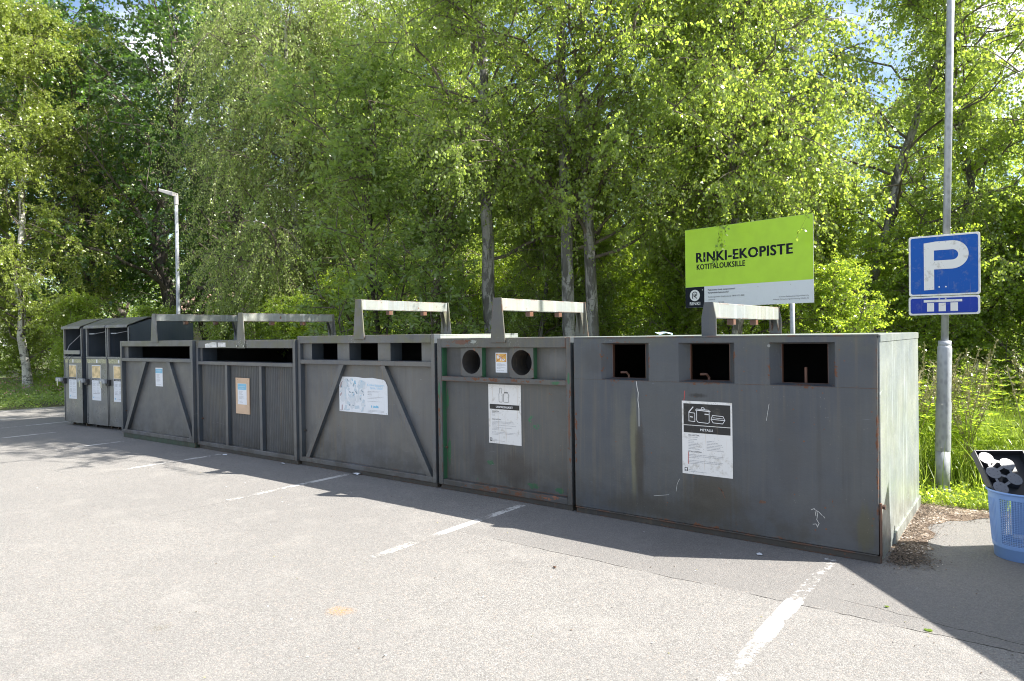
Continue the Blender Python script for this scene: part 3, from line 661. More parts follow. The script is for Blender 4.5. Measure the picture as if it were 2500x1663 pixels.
sx0,sx1,sz0,sz1 = sx0+.05,sx1-.06,sz0+.125,sz1-.075
pp = sheet(bd,'notice_paper',sx0,sx1,sz0,sz1,pr-.0185,'sheet2',th=.0008); y_ = pr-.020
MB().quad(sxx(0.02),sxx(.98),szz(.3),szz(0.01),y_).build('blue_field', M['cyan'], pp)
text('Kotikeräyspaperi', sxx(.1), szz(.16), .011, y_-.0006, M['white'], pp, width=.16); text('tänne, kiitos!', sxx(.2), szz(.24), .011, y_-.0006, M['white'], pp, width=.12)
m = MB()
for v,f in [(.37,.6),(.41,.5),(.45,.5),(.49,.4),(.53,.6),(.61,.7),(.65,.6),(.69,.7),(.73,.5)]: greek(m, sxx(.15), sxx(.9), szz(v), .003, y_, rn, f)
greek(m,sxx(.2),sxx(.6),szz(.9),.006,y_,rn,1); m.build('small_print', M['ink'], pp)
for x_,z_ in ((.03,.01),(.27,.01),(.15,.45)): MB().disc(-8.50-X0+x_+.01, 1.01-z_, .004, pr-.0185, 8).build('screw', M['black'], bd)
l1 = sheet(root,'paper_label',-9.19-X0,-8.88-X0,1.43,1.493,-.0015,'sheet',th=.001,poly=[(-9.18-X0,1.425),(-8.885-X0,1.428),(-8.89-X0,1.495),(-9.0-X0,1.497),(-9.19-X0,1.475)])
text('Pahvit ja kartongit', -9.10-X0, 1.470, .016, -.0030, M['greenp'], l1, width=.19); text('tänne, kiitos!', -9.15-X0, 1.440, .016, -.0030, M['greenp'], l1, width=.15)
l2 = sheet(root,'paper_label',-8.85-X0,-8.66-X0,1.434,1.492,-.0015,'sheet',th=.001)
m = MB(); greek(m,-8.84-X0,-8.70-X0,1.475,.004,-.0030,rn,.9); greek(m,-8.84-X0,-8.70-X0,1.458,.004,-.0030,rn,.4); greek(m,-8.84-X0,-8.70-X0,1.442,.004,-.0030,rn,.5); m.build('small_print', M['inkdark'], l2)

# ---- smooth braced container
X0,X1,Y0 = -11.60,-9.452,4.90
root,W,sm,pr,mz,zt = framed('waste_container','smooth grey container with two braces, one long slot and a green base strip','waste container',X0,X1,Y0,1.530,1.5,
    dict(mat='steel5', body='bluegrey', top_z0=1.444, mid=(1.212,1.263), skid='greend', bottom=(.075,.13), braces=[(-10.90-X0,-10.79-X0,-11.52-X0,-11.43-X0),(-10.19-X0,-10.10-X0,-9.585-X0,-9.51-X0)]), rz=radians(1.4), group='steel recycling containers in the row')
inlet_panel(root, W, 'steel5', [(-11.42-X0, -9.60-X0, 1.2635, 1.4435)], 1.2635, 1.4435, .051, W-.051, .045, depth=.22)
lift_frame(root, -10.49-X0, .20, .10, 1.5, 1.935, -.015, 0, 1.35, .112, 1.53+.02, [.45,.95], mat_plate='steel5')
sx0,sx1,sz0,sz1 = -10.61-X0,-10.40-X0,.84,1.12
pp = sheet(root,'notice_paper',sx0,sx1,sz0,sz1,pr-.001,'sheet2',th=.001); y_ = pr-.0035
MB().quad(sxx(0.02),sxx(.98),szz(.29),szz(0.06),y_).build('blue_field', M['cyan'], pp)
text('Kotikeräyspaperi', sxx(.1), szz(.16), .010, y_-.0006, M['white'], pp, width=.16); text('tänne, kiitos!', sxx(.2), szz(.24), .010, y_-.0006, M['white'], pp, width=.12)
m = MB()
for v,f in [(.37,.6),(.41,.5),(.45,.5),(.49,.4),(.53,.6),(.61,.7),(.65,.6),(.69,.7),(.73,.5),(.9,.8)]: greek(m, sxx(.15), sxx(.9), szz(v), .003, y_, rn, f)
m.build('small_print', M['ink'], pp)

# ---- unseen object right of the view, shaped as a container to cast its shadow
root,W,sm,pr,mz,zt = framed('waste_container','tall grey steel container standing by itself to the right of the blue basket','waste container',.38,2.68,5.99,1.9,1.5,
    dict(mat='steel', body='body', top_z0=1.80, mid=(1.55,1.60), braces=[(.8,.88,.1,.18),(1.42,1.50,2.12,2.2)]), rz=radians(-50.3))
inlet_panel(root, W, 'steel', [(.2,W-.2,1.601,1.79)], 1.601, 1.7995, .051, W-.051, .045)

# ---- textile banks at the far left
def textile(label, x, y, rz, W, D, bars=False, open_hatch=True, paper=True):
    root = empty('clothes_bank', (x,y,0), rz, label=label, cat='clothes bank', group='tall clothes banks at the left end')
    z0, zf = .06, 1.80; rise = .12
    prof = [(0.0,z0),(D,z0),(D,1.86),(.34,zf+.135),(.0,zf-.0)]
    # side walls
    for xa in (0, W-.012):
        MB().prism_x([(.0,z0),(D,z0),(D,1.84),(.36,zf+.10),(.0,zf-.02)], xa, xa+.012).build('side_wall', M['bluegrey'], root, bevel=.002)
    MB().box(.0125,W-.0125,D-.012,D-.001,z0,1.83).box(.0125,W-.0125,.02,D-.013,z0,z0+.012).box(.0125,W-.0125,.42,.43,z0+.0125,1.80).build('body', M['bluegrey'], root)
    # curved roof
    rp = [(-.04,zf-.03),(-.035,zf-.005),(-.015,zf+.01),(.34,zf+.145),(D+.02,1.865)]
    m = MB(); lo = [(a,b-.014) for a,b in rp]
    m.prism_x(lo+rp[::-1], -.012, W+.012); m.build('roof', M['steel5'], root, bevel=.002)
    # front: posts, opening, door
    MB().box(.0,.03,-.006,.03,1.26,zf-.03).build('hatch_post', M['clothes'], root, bevel=.003); MB().box(W-.03,W,-.006,.03,1.26,zf-.03).build('hatch_post', M['clothes'], root, bevel=.003)
    MB().box(.0,W,-.012,.04,1.225,1.259).build('hatch_sill', M['clothes'], root, bevel=.004)
    MB().box(.0,W,-.004,.02,z0,1.224).build('door', M['clothes'], root, bevel=.003)
    MB().box(.02,W-.02,-.0075,-.0045,1.145,1.215).build('yellow_band', M['yband'], root)
    MB().box(W*.5,W*.5+.045,-.011,-.008,1.15,1.21).build('white_tag', M['white'], root)
    MB().box(.018,.032,-.016,-.0045,z0+.02,1.2).build('door_edge', M['clothes'], root, bevel=.003)
    # lock bracket at the left edge
    lk = MB().box(-.13,.06,-.10,-.05,.80,.87).build('lock_bracket', M['galv'], root, bevel=.006)
    MB().box(.0,.10,-.05,-.0045,.76,.86).build('bracket_arm', M['black'], lk, bevel=.003)
    MB().box(-.055,-.015,-.11,-.101,.72,.84).build('padlock', M['screw'], lk, bevel=.004)
    # hatch flap: tipped plate and bent rods
    if bars:
        fb = MB().box(.03,W-.04,-.02,.0,1.30,1.37).build('hatch_flap', M['clothes'], root, bevel=.003)
        MB().tube([(.14,-.05,.87),(.14,-.05,1.20),(.20,.0,1.30)],.006,8).tube([(.30,-.05,.87),(.30,-.05,1.20),(.37,.0,1.30)],.006,8).tube([(.08,-.05,.87),(.5,-.05,.87)],.006,8).build('hatch_grille', M['bluegrey'], fb)
        MB().tube([(.08,.02,1.36),(.10,.05,1.46),(.42,.2,1.74)],.006,8).build('hatch_rod', M['galv'], root)
    else:
        MB().box(.07,.25,.02,.035,1.655,1.672).build('hatch_handle', M['galv'], root)
        MB().tube([(.25,.03,1.664),(W-.12,.25,1.74)],.006,8).build('hatch_rod', M['galv'], root)
        m = MB(); n=12; m.prism([(W-.04,1.27)]+[(W-.04-.15*sin(pi/2*i/n), 1.27+.22*cos(pi/2*(1-i/n)) if 0 else 1.27+.24*cos(pi/2*i/n)) for i in range(n+1)][::-1][::-1], .2,.206); m.build('hatch_quadrant', M['clothes'], root)
    for fx in (.1,W-.1):
        for fy in (.12,D-.12): MB().box(fx-.02,fx+.02,fy-.02,fy+.02,0,z0-.001).build('foot', M['skid'], root)
    if paper:
        sx0,sx1,sz0,sz1 = W*.27,W*.27+.30,.49,1.11
        pp = sheet(root,'notice_paper',sx0,sx1,sz0,sz1,-.0046,'sheet2',th=.001)
        def u_(a): return sx0+(sx1-sx0)*a
        def v_(a): return sz1-(sz1-sz0)*a
        MB().quad(u_(.03),u_(.97),v_(.36),v_(.02),-.0065).build('orange_field', M['orange2'], pp)
        MB().quad(u_(.03),u_(.97),v_(.43),v_(.37),-.0065).build('dark_band', M['black'], pp)
        text('TEKSTIILIT', u_(.12), v_(.415), .018, -.0073, M['white'], pp, width=.22)
        m = MB()
        for v in (.48,.52,.55,.58,.65,.71,.74,.77): greek(m,u_(.1),u_(.45),v_(v),.005,-.0065,rn,.7+.3*rn.random()); greek(m,u_(.55),u_(.92),v_(v),.005,-.0065,rn,.5+.4*rn.random())
        greek(m,u_(.1),u_(.9),v_(.81),.008,-.0065,rn,.95); greek(m,u_(.35),u_(.9),v_(.93),.005,-.0065,rn,.9)
        m.build('small_print', M['ink'], pp)
        MB().quad(u_(.12),u_(.22),v_(.94),v_(.90),-.0065).build('blue_square', M['cyan'], pp)
    return root
textile('leftmost tall clothes bank with a wire grille over its hatch', -14.28, 5.055, radians(3.0), .70, 1.2, bars=True)
textile('middle tall clothes bank, fully visible yellow and white notice on its door', -13.46, 5.12, radians(5.0), .69, 1.2)
textile('tall clothes bank half hidden behind the braced container, its blue-grey side showing', -12.76, 5.19, radians(5.0), .68, 1.17)

# ------------------------------------------------------------------ pole with P signs
px, py = -.697, 7.54
lean = .022
pole = empty('parking_sign_post', (px,py,0), 0, label='tall galvanised pole with a blue P sign and a smaller blue sign below it', cat='sign post')
def L(z): return (lean*z, 0, z)
MB().tube([L(0),L(.42)],.062,20).tube([L(.43),L(.75)],.0635,20).build('lower_sleeve', M['galv'], pole, smooth=True)
MB().tube([L(.0),L(.5),L(.9),L(1.36),L(1.40)],[.0605,.0605,.0595,.0605,.05],20).build('lower_pole', M['galv'], pole, smooth=True)
m = MB(); m.tube([L(.40),L(.42),L(.62),L(.84),L(.86)],[.064,.0655,.0635,.0655,.064],20,cap=False); m.build('patched_collar', M['galv'], pole, smooth=True)
MB().tube([L(1.365),L(1.43)],.054,20).build('top_collar', M['galv'], pole, smooth=True)
MB().tube([L(1.3),L(6.2)],.0315,20).build('upper_pole', M['galv'], pole, smooth=True)
MB().box(-.085,.085,-.085,.085,0.0,.02).tube([(0,0,.02),(0,0,.05)],.085,16).build('base_plate', M['galv'], pole, bevel=.004)
for z in (.44,.84): MB().tube([(lean*z-.005,-.066,z),(lean*z-.005,-.074,z)],.008,8).build('bolt', M['screw'], pole)
def rrect(x0,x1,z0,z1,r,n=5):
    P = []
    for cx_,cz_,a0 in ((x1-r,z0+r,-pi/2),(x1-r,z1-r,0),(x0+r,z1-r,pi/2),(x0+r,z0+r,pi)):
        for i in range(n+1): P.append((cx_+r*cos(a0+pi/2*i/n), cz_+r*sin(a0+pi/2*i/n)))
    return P
def sgn(name, x0,x1,z0,z1, blue, parent, rot):
    o = MB().prism(rrect(x0,x1,z0,z1,.02), -.066, -.058).build(name, M['pwhite'], parent, bevel=.0015)
    MB().prism(rrect(x0+.016,x1-.016,z0+.016,z1-.016,.02), -.0675,-.0661).build('blue_face', M[blue], o)
    return o
qx = lambda a: -.944-px+(a-72)/(395-72)*.562
s1 = sgn('parking_sign', -.944-px, -.382-px, 1.852, 2.414, 'pblue', pole, 0)
qz = lambda b: 2.414-(b-62+ (0))/(330-62)*.562*.98
m = MB()
m.add([(qx(a),-.069,qz(b)) for a,b in [(143,310),(190,308),(190,217),(190,175),(190,130),(190,92),(143,96)]],[(0,1,2,3,4,5,6)])
n = 18; cxp, czp = qx(272), qz(154); ro, ri = qz(91)-czp, qz(131)-czp
arc_o = [(cxp+ro*.98*cos(t_), czp+ro*sin(t_)) for t_ in np.linspace(pi/2,-pi/2,n)]; arc_i = [(cxp+ri*1.0*cos(t_), czp+ri*sin(t_)) for t_ in np.linspace(pi/2,-pi/2,n)]
Po = [(qx(190),czp+ro)]+arc_o+[(qx(190),czp-ro)]; Pi = [(qx(190),czp+ri)]+arc_i+[(qx(190),czp-ri)]
k_ = len(Po); m.add([(x,-.069,z) for x,z in Po+Pi],[(i,i+k_,i+1+k_,i+1) for i in range(k_-1)])
m.build('letter_p', M['pwhite'], s1)
for a,b in ((214,95),(243,95),(213,297),(243,297)): MB().disc(qx(a),qz(b),.007,-.0700,10).build('screw', M['screw'], s1)
s2 = sgn('supplementary_sign', -.948-px, -.386-px, 1.672, 1.846, 'pblue2', pole, 0)
qx2 = lambda a: -.948-px+(a-72)/(393-72)*.562; qz2 = lambda b: 1.846-(b-333)/(428-333)*.174
m = MB(); m.quad(qx2(143),qx2(316),qz2(363),qz2(351),-.069)
for a,b in ((158,190),(211,243),(264,297)): m.quad(qx2(a),qx2(b),qz2(410),qz2(367),-.069)
m.build('parking_bay_symbol', M['pwhite'], s2)
for a in (214,243): MB().disc(qx2(a),qz2(347),.006,-.0700,10).build('screw', M['screw'], s2)

# ------------------------------------------------------------------ green board
bl, br_ = Vector((-3.770,8.86,0)), Vector((-2.066,8.60,0)); bw = (br_-bl).length; rzb = atan2(br_.y-bl.y, br_.x-bl.x)
bd = empty('notice_board', (bl.x,bl.y,0), rzb, label='lime green board reading RINKI-EKOPISTE behind the containers', cat='notice board')
zt_, zb_ = 2.925, 1.872; hB = zt_-zb_; zs = zb_+hB*.262
MB().box(0,bw,0,.006,zb_,zt_).build('board_panel', M['alu'], bd)
MB().quad(0.001,bw-.001,zs,zt_-.001,-.001).build('green_field', M['lime'], bd)
wf = MB().quad(bw*.165,bw-.001,zb_+.001,zs-.001,-.001).build('white_field', M['boardwhite'], bd)
nf = MB().quad(0.001,bw*.165-.001,zb_+.001,zs-.001,-.001).build('logo_field', M['navy'], bd)
text('RINKI-EKOPISTE', bw*.1, zb_+hB*.575, .128, -.003, M['navy'], bd, bold=.05, width=bw*.755)
text('KOTITALOUKSILLE', bw*.103, zb_+hB*.480, .072, -.003, M['navy'], bd, bold=.04, width=bw*.398)
text('RINKI', bw*.038, zb_+hB*.032, .043, -.003, M['white'], nf, bold=.03, width=bw*.09)
cxl, czl, rl = bw*.082, zb_+hB*.155, .076
MB().disc(cxl, czl, rl, -.003, 36).build('logo_disc', M['white'], nf)
m = MB(); s_ = rl/60
P = lambda pts: [(cxl+a*s_, czl+b*s_) for a,b in pts]
m.stroke(P([(-24,-34),(-28,-20),(-28,12),(-22,26),(-8,36),(8,36),(24,26),(26,12),(18,0),(6,-6)]), .010, -.004)
m.stroke(P([(-12,-8),(-12,8),(-6,16),(4,16),(10,10),(6,2),(-4,-8),(-4,-10)]), .008, -.005); m.stroke(P([(-2,-6),(22,-30)]), .010, -.006); m.stroke(P([(-4,-4),(-4,-14),(6,-10)]), .008, -.0065)
m.build('logo_letter', M['navy'], nf)
yt = -.003
for s_,u,v,h,mt,w in (('Palautetta tästä ekopisteestä?',.197,.205,.021,'navy',.225),('Kysyttävää lajittelusta?',.197,.170,.021,'navy',.172),('Asiakaspalvelu (maksuton): 0800 133 888',.197,.118,.019,'inkdark',.297),('rinkiin.fi',.197,.083,.019,'inkdark',.056),('Ruukintie 1, Järvelä',.197,.048,.019,'inkdark',.132),('ID 03 11876',.197,.013,.019,'inkdark',.08)):
    text(s_, bw*u, zb_+hB*v, h, yt, M[mt], wf, width=bw*w, bold=.02 if mt=='navy' else 0)
text('Suomen Pakkauskierrätys RINKI Oy', bw*.967, zb_+hB*.078, .016, yt, M['inkdark'], wf, align='RIGHT', width=bw*.21)
text('Finlands Förpackningsåtervinning RINKI Ab', bw*.967, zb_+hB*.048, .016, yt, M['inkdark'], wf, align='RIGHT', width=bw*.255)
for u in (.17,.41,.60,.84):
    MB().disc(bw*u, zb_+hB*.62, .007, -.0045, 8).build('screw', M['white'], bd)
for u in (.15,.60,.84): MB().disc(bw*u, zb_+hB*.22, .007, -.0045, 8).build('screw', M['screw'], bd)
for u in (.17,.84): MB().tube([(bw*u,.036,0),(bw*u,.036,zt_-.1)], .029, 16).build('board_post', M['galv'], bd, smooth=True)

# ------------------------------------------------------------------ lamp post (behind the clothes banks)
# direction through the lamp pixel at about 16.7 m depth
lx, ly = -14.3, 7.21
lp = empty('street_lamp', (lx,ly,0), 0, label='slim grey lamp post with a flat rectangular head behind the clothes banks', cat='street lamp'); lp.scale = (.78,.78,.89)
MB().tube([(0,0,0),(0,0,2.0),(0.0,0,4.95)],[.055,.05,.043],16).build('post', M['lampg'], lp, smooth=True)
MB().tube([(0,0,4.9),(0,0,5.12)],.056,14).build('neck', M['lampm'], lp, bevel=.01)
hd = MB()
hd.add([(-.03,-.13,5.09),(.0,.13,5.09),(-.40,-.15,5.20),(-.37,.17,5.20),(-.03,-.13,5.19),(.0,.13,5.19),(-.40,-.15,5.27),(-.37,.17,5.27)],[(0,1,3,2),(4,6,7,5),(0,2,6,4),(1,5,7,3),(2,3,7,6),(0,4,5,1)])
h_ = hd.build('lamp_head', M['lampm'], lp, bevel=.01)
h_.rotation_euler = (0,0,radians(38))

# ------------------------------------------------------------------ basket and tray
bx, by = -.072, 5.725
bk = empty('laundry_basket', (bx,by,0), 0, label='blue perforated plastic basket cut by the right edge of the picture', cat='basket')
NC, NR = 234, 93; zb0, zb1 = .0, .455
def rad(z): return .158+(.192-.158)*((z/.455)**.85)
v = []; f = []
for j in range(NR+1):
    z = .075+(.445-.075)*j/NR
    for i in range(NC):
        t_ = 2*pi*i/NC; v.append((rad(z)*cos(t_), rad(z)*sin(t_), z))
for j in range(NR):
    for i in range(NC):
        u = (i+6)%39; row = j
        open_ = (u < 33 and u%3<2 and row%3<2 and 6 < row < 84)
        second = ((i+6)//39)%2==1
        if open_ and not second: continue
        f.append((j*NC+i, j*NC+(i+1)%NC, (j+1)*NC+(i+1)%NC, (j+1)*NC+i))
m = MB(); m.add(v,f); wl = m.build('basket_wall', M['basket'], bk, smooth=True)
md = wl.modifiers.new('s','SOLIDIFY'); md.thickness = .0035; md.offset = -1
# embossed closed panels
m = MB()
for pnl in (1,3,5):
    for a in range(0,23,2):
        i = (pnl*26-4+a-1)*1.5; t_ = 2*pi*i/NC
        m.tube([((rad(z)+.0006)*cos(t_),(rad(z)+.0006)*sin(t_),z) for z in (.105,.2,.3,.40)],.0011,4)
    for r_ in range(24):
        z = .105+r_*.0128; m.tube([((rad(z)+.0006)*cos(2*pi*(pnl*26-5+q)*1.5/NC),(rad(z)+.0006)*sin(2*pi*(pnl*26-5+q)*1.5/NC),z) for q in range(0,23,3)],.0011,4)
m.build('embossed_panel', M['basket'], bk)
m = MB(); n=64; ring=[]
profl = [(.0,.150),(.004,.156),(.07,.1585),(.074,.164),(.078,.160)]
for z,r in profl: ring.append([(r*cos(2*pi*k/n),r*sin(2*pi*k/n),z) for k in range(n)])
m.add([p for rg in ring for p in rg],[(j*n+k,j*n+(k+1)%n,(j+1)*n+(k+1)%n,(j+1)*n+k) for j in range(len(ring)-1) for k in range(n)]); m.add([(.15*cos(2*pi*k/n),.15*sin(2*pi*k/n),.004) for k in range(n)],[tuple(range(n))])
m.build('basket_base', M['basket'], bk, smooth=True)
m = MB(); m.tube([((.197)*cos(2*pi*k/48),.197*sin(2*pi*k/48),.449) for k in range(49)],.0075,8,cap=False); m.build('basket_rim', M['basket'], bk, smooth=True)
m = MB(); rb = random.Random(5)
for i in range(7):
    x,y = rb.uniform(-.06,.06),rb.uniform(-.06,.06); m.box(x-.05,x+.05,y-.03,y+.03,.01+i*.02,.012+i*.02+.017)
tag(m.build('crumpled_paper', M['sheet2'], None, bevel=.008),'crumpled pale paper inside the blue basket','waste paper').location = (bx,by,0)
# tray : local x right, y "up" the tray, z normal
tr = empty('plant_tray', (bx-.01, by+.0, .43), 0, label='glossy black plastic plant tray with round cups leaning in the blue basket', cat='plant tray')
nrm = Vector((.40,-.62,.68)).normalized(); up = (Vector((0,0,1))-nrm*nrm.z).normalized(); rt = up.cross(nrm)
R_ = Matrix((rt,up,nrm)).transposed(); tr.rotation_mode='QUATERNION'; tr.rotation_quaternion = R_.to_quaternion()
tw, th_ = .27, .46
m = MB(); x0_,x1_,y0_,y1_ = -tw/2-.032,tw/2+.03,.0,th_-.12
def trim(xa,xb,ya,yb,za,zb): m.box(xa,xb,ya,yb,za,zb)
trim(x0_,x0_+.010,y0_,y1_,-.05,.006); trim(x1_-.010,x1_,y0_,y1_,-.05,.006); trim(x0_+.010,x1_-.010,y1_-.010,y1_,-.05,.006); trim(x0_+.01,x1_-.01,y0_,y1_-.01,-.05,-.046)
m.build('tray_rim', M['blackpl'], tr, bevel=.003)
cent = []
for r_ in range(4):
    for c_ in range(3):
        cx_ = x0_+.062+c_*.118; cy_ = y1_-.062-r_*.118-(.05 if c_%2 else 0)
        if cx_ < x1_-.045 and cy_ > y0_+.02: cent.append((cx_,cy_))
for cx_,cy_ in cent:
    m = MB(); n = 26; a=[(cx_+.047*cos(2*pi*k/n),cy_+.047*sin(2*pi*k/n),.0) for k in range(n)]; b=[(cx_+.052*cos(2*pi*k/n),cy_+.052*sin(2*pi*k/n),-.045) for k in range(n)]
    m.add(b+a,[(k,(k+1)%n,(k+1)%n+n,k+n) for k in range(n)]); cp = m.build('cup_wall', M['blackpl'], tr, smooth=True)
    m = MB(); m.add(a,[tuple(range(n))])
    m.build('cup_base', M['discpl'], cp)
    m = MB()
    for q in range(6):
        t_ = q*pi/3+.3; xx,yy = cx_+.030*cos(t_),cy_+.025*sin(t_); m.box(xx-.0025,xx+.0025,yy-.001,yy+.001,.0004,.0015)
    m.build('drain_slot', M['black'], cp)
m = MB()
for i,(a,b) in enumerate(cent):
    for j,(c,d) in enumerate(cent):
        if j>i and hypot(a-c,b-d) < .15:
            q = Vector((c-a,d-b)); L_ = q.length; q.normalize(); w = Vector((-q.y,q.x))*.009
            p0 = Vector((a,b))+q*.044; p1 = Vector((c,d))-q*.044
            m.add([(p0.x-w.x,p0.y-w.y,-.002),(p1.x-w.x,p1.y-w.y,-.002),(p1.x+w.x,p1.y+w.y,-.002),(p0.x+w.x,p0.y+w.y,-.002)],[(0,1,2,3)])
m.build('cup_web', M['discpl'], tr)

# ------------------------------------------------------------------ ground
def ground_obj(name, poly, z, mat, kind='structure', lab=None):
    m = MB(); m.add([(x,y,z) for x,y in poly],[tuple(range(len(poly)))])
    return tag(m.build(name, M[mat]), lab, None, None, kind)
ground_obj('ground', [(-260,-120),(150,-120),(150,260),(-260,260)], -.012, 'soil')
rg = random.Random(2)
def wob(pts, amp=.05, step=.18):
    out = []
    for (a,b),(c,d) in zip(pts[:-1],pts[1:]):
        n = max(1,int(hypot(c-a,d-b)/step))
        for i in range(n): out.append((a+(c-a)*i/n+rg.uniform(-amp,amp), b+(d-b)*i/n+rg.uniform(-amp,amp)))
    return out+[pts[-1]]
edge = wob([(12,7.3),(2,7.05),(-.3,6.95),(-.8,7.0),(-2,7.1),(-6,7.1),(-12,7.0),(-18.2,6.7),(-18.5,5.2),(-19.2,2),(-20,-10)])
m = MB(); poly = [(-20,-30),(30,-30),(30,7.3)]+edge
m.add([(x,y,0) for x,y in poly],[tuple(range(len(poly)))])
tag(m.build('parking_lot', M['asphalt']), kind='structure')
gs = wob([(-.85,5.35),(-.62,5.32),(-.58,5.6),(-.66,6.3),(-.2,6.85),(.8,6.95),(.8,7.3),(-.9,7.2),(-.9,5.35)],.03,.09)
ground_obj('gravel_strip', gs, .004, 'gravel')
# parking bay lines
for i,(lxx,ya,yb,w) in enumerate([(-1.10,4.97,1.0,.10),(-3.70,4.98,3.2,.08),(-6.15,4.98,2.9,.08),(-8.67,4.9,3.3,.08),(-11.08,4.8,3.5,.08),(-13.2,5.05,3.4,.08),(-14.72,5.3,3.2,.08),(-16.3,6.0,3.0,.08),(-18.1,6.2,3.0,.08)]):
    m = MB(); m.add([(-w/2,-(ya-yb),0),(w/2,-(ya-yb),0),(w/2,0,0),(-w/2,0,0)],[(0,1,2,3)])
    o = m.build('parking_line', M['roadpaint']); o.location = (lxx,ya,.0012); tag(o, kind='structure')

# ------------------------------------------------------------------ foliage (numpy)
def quads_mesh(name, V, nq, mats, mi):
    me = bpy.data.meshes.new(name)
    me.vertices.add(len(V)); me.vertices.foreach_set('co', V.astype(np.float32).ravel())
    me.loops.add(nq*4); me.loops.foreach_set('vertex_index', np.arange(nq*4, dtype=np.int32) if len(V)==nq*4 else mi['idx'])
    me.polygons.add(nq); me.polygons.foreach_set('loop_start', np.arange(0,nq*4,4,dtype=np.int32))
    if 'm' in mi: me.polygons.foreach_set('material_index', mi['m'].astype(np.int32))
    for m_ in mats: me.materials.append(m_)
    me.update(calc_edges=True)
    return me
def unit(a): return a/np.maximum(np.linalg.norm(a,axis=-1,keepdims=True),1e-9)
def leaves(P, size, rs, hang=.5, aspect=.8, bias=None):
    n = len(P); L_ = size*rs.uniform(.6,1.2,(n,1))
    d = unit(rs.normal(size=(n,3))*np.array([1,1,.7])+np.array([0,0,-1.6*hang]))
    if bias is not None: d = unit(d+bias)
    r = unit(np.cross(d, rs.normal(size=(n,3))))
    nn = np.cross(d, r)
    W_ = L_*aspect*.5
    base = P; mid = P+d*L_*.42-nn*L_*.10; tip = P+d*L_
    V = np.stack([base, mid+r*W_, tip, mid-r*W_],1).reshape(-1,3)
    return V
def tubes(polys, radii, k=4):
    """polys: (n,m,3) polylines ; radii (n,m) -> quads"""
    n,m_,_ = polys.shape
    d = unit(np.gradient(polys,axis=1)); ref = np.array([.31,.22,.92]); a = unit(np.cross(d,ref)); b = np.cross(d,a)
    t_ = np.arange(k)*2*np.pi/k
    ring = polys[:,:,None,:]+(a[:,:,None,:]*np.cos(t_)[None,None,:,None]+b[:,:,None,:]*np.sin(t_)[None,None,:,None])*radii[:,:,None,None]
    q = np.stack([ring[:,:-1], np.roll(ring[:,:-1],-1,2), np.roll(ring[:,1:],-1,2), ring[:,1:]],3)  # n,m-1,k,4,3
    return q.reshape(-1,3)
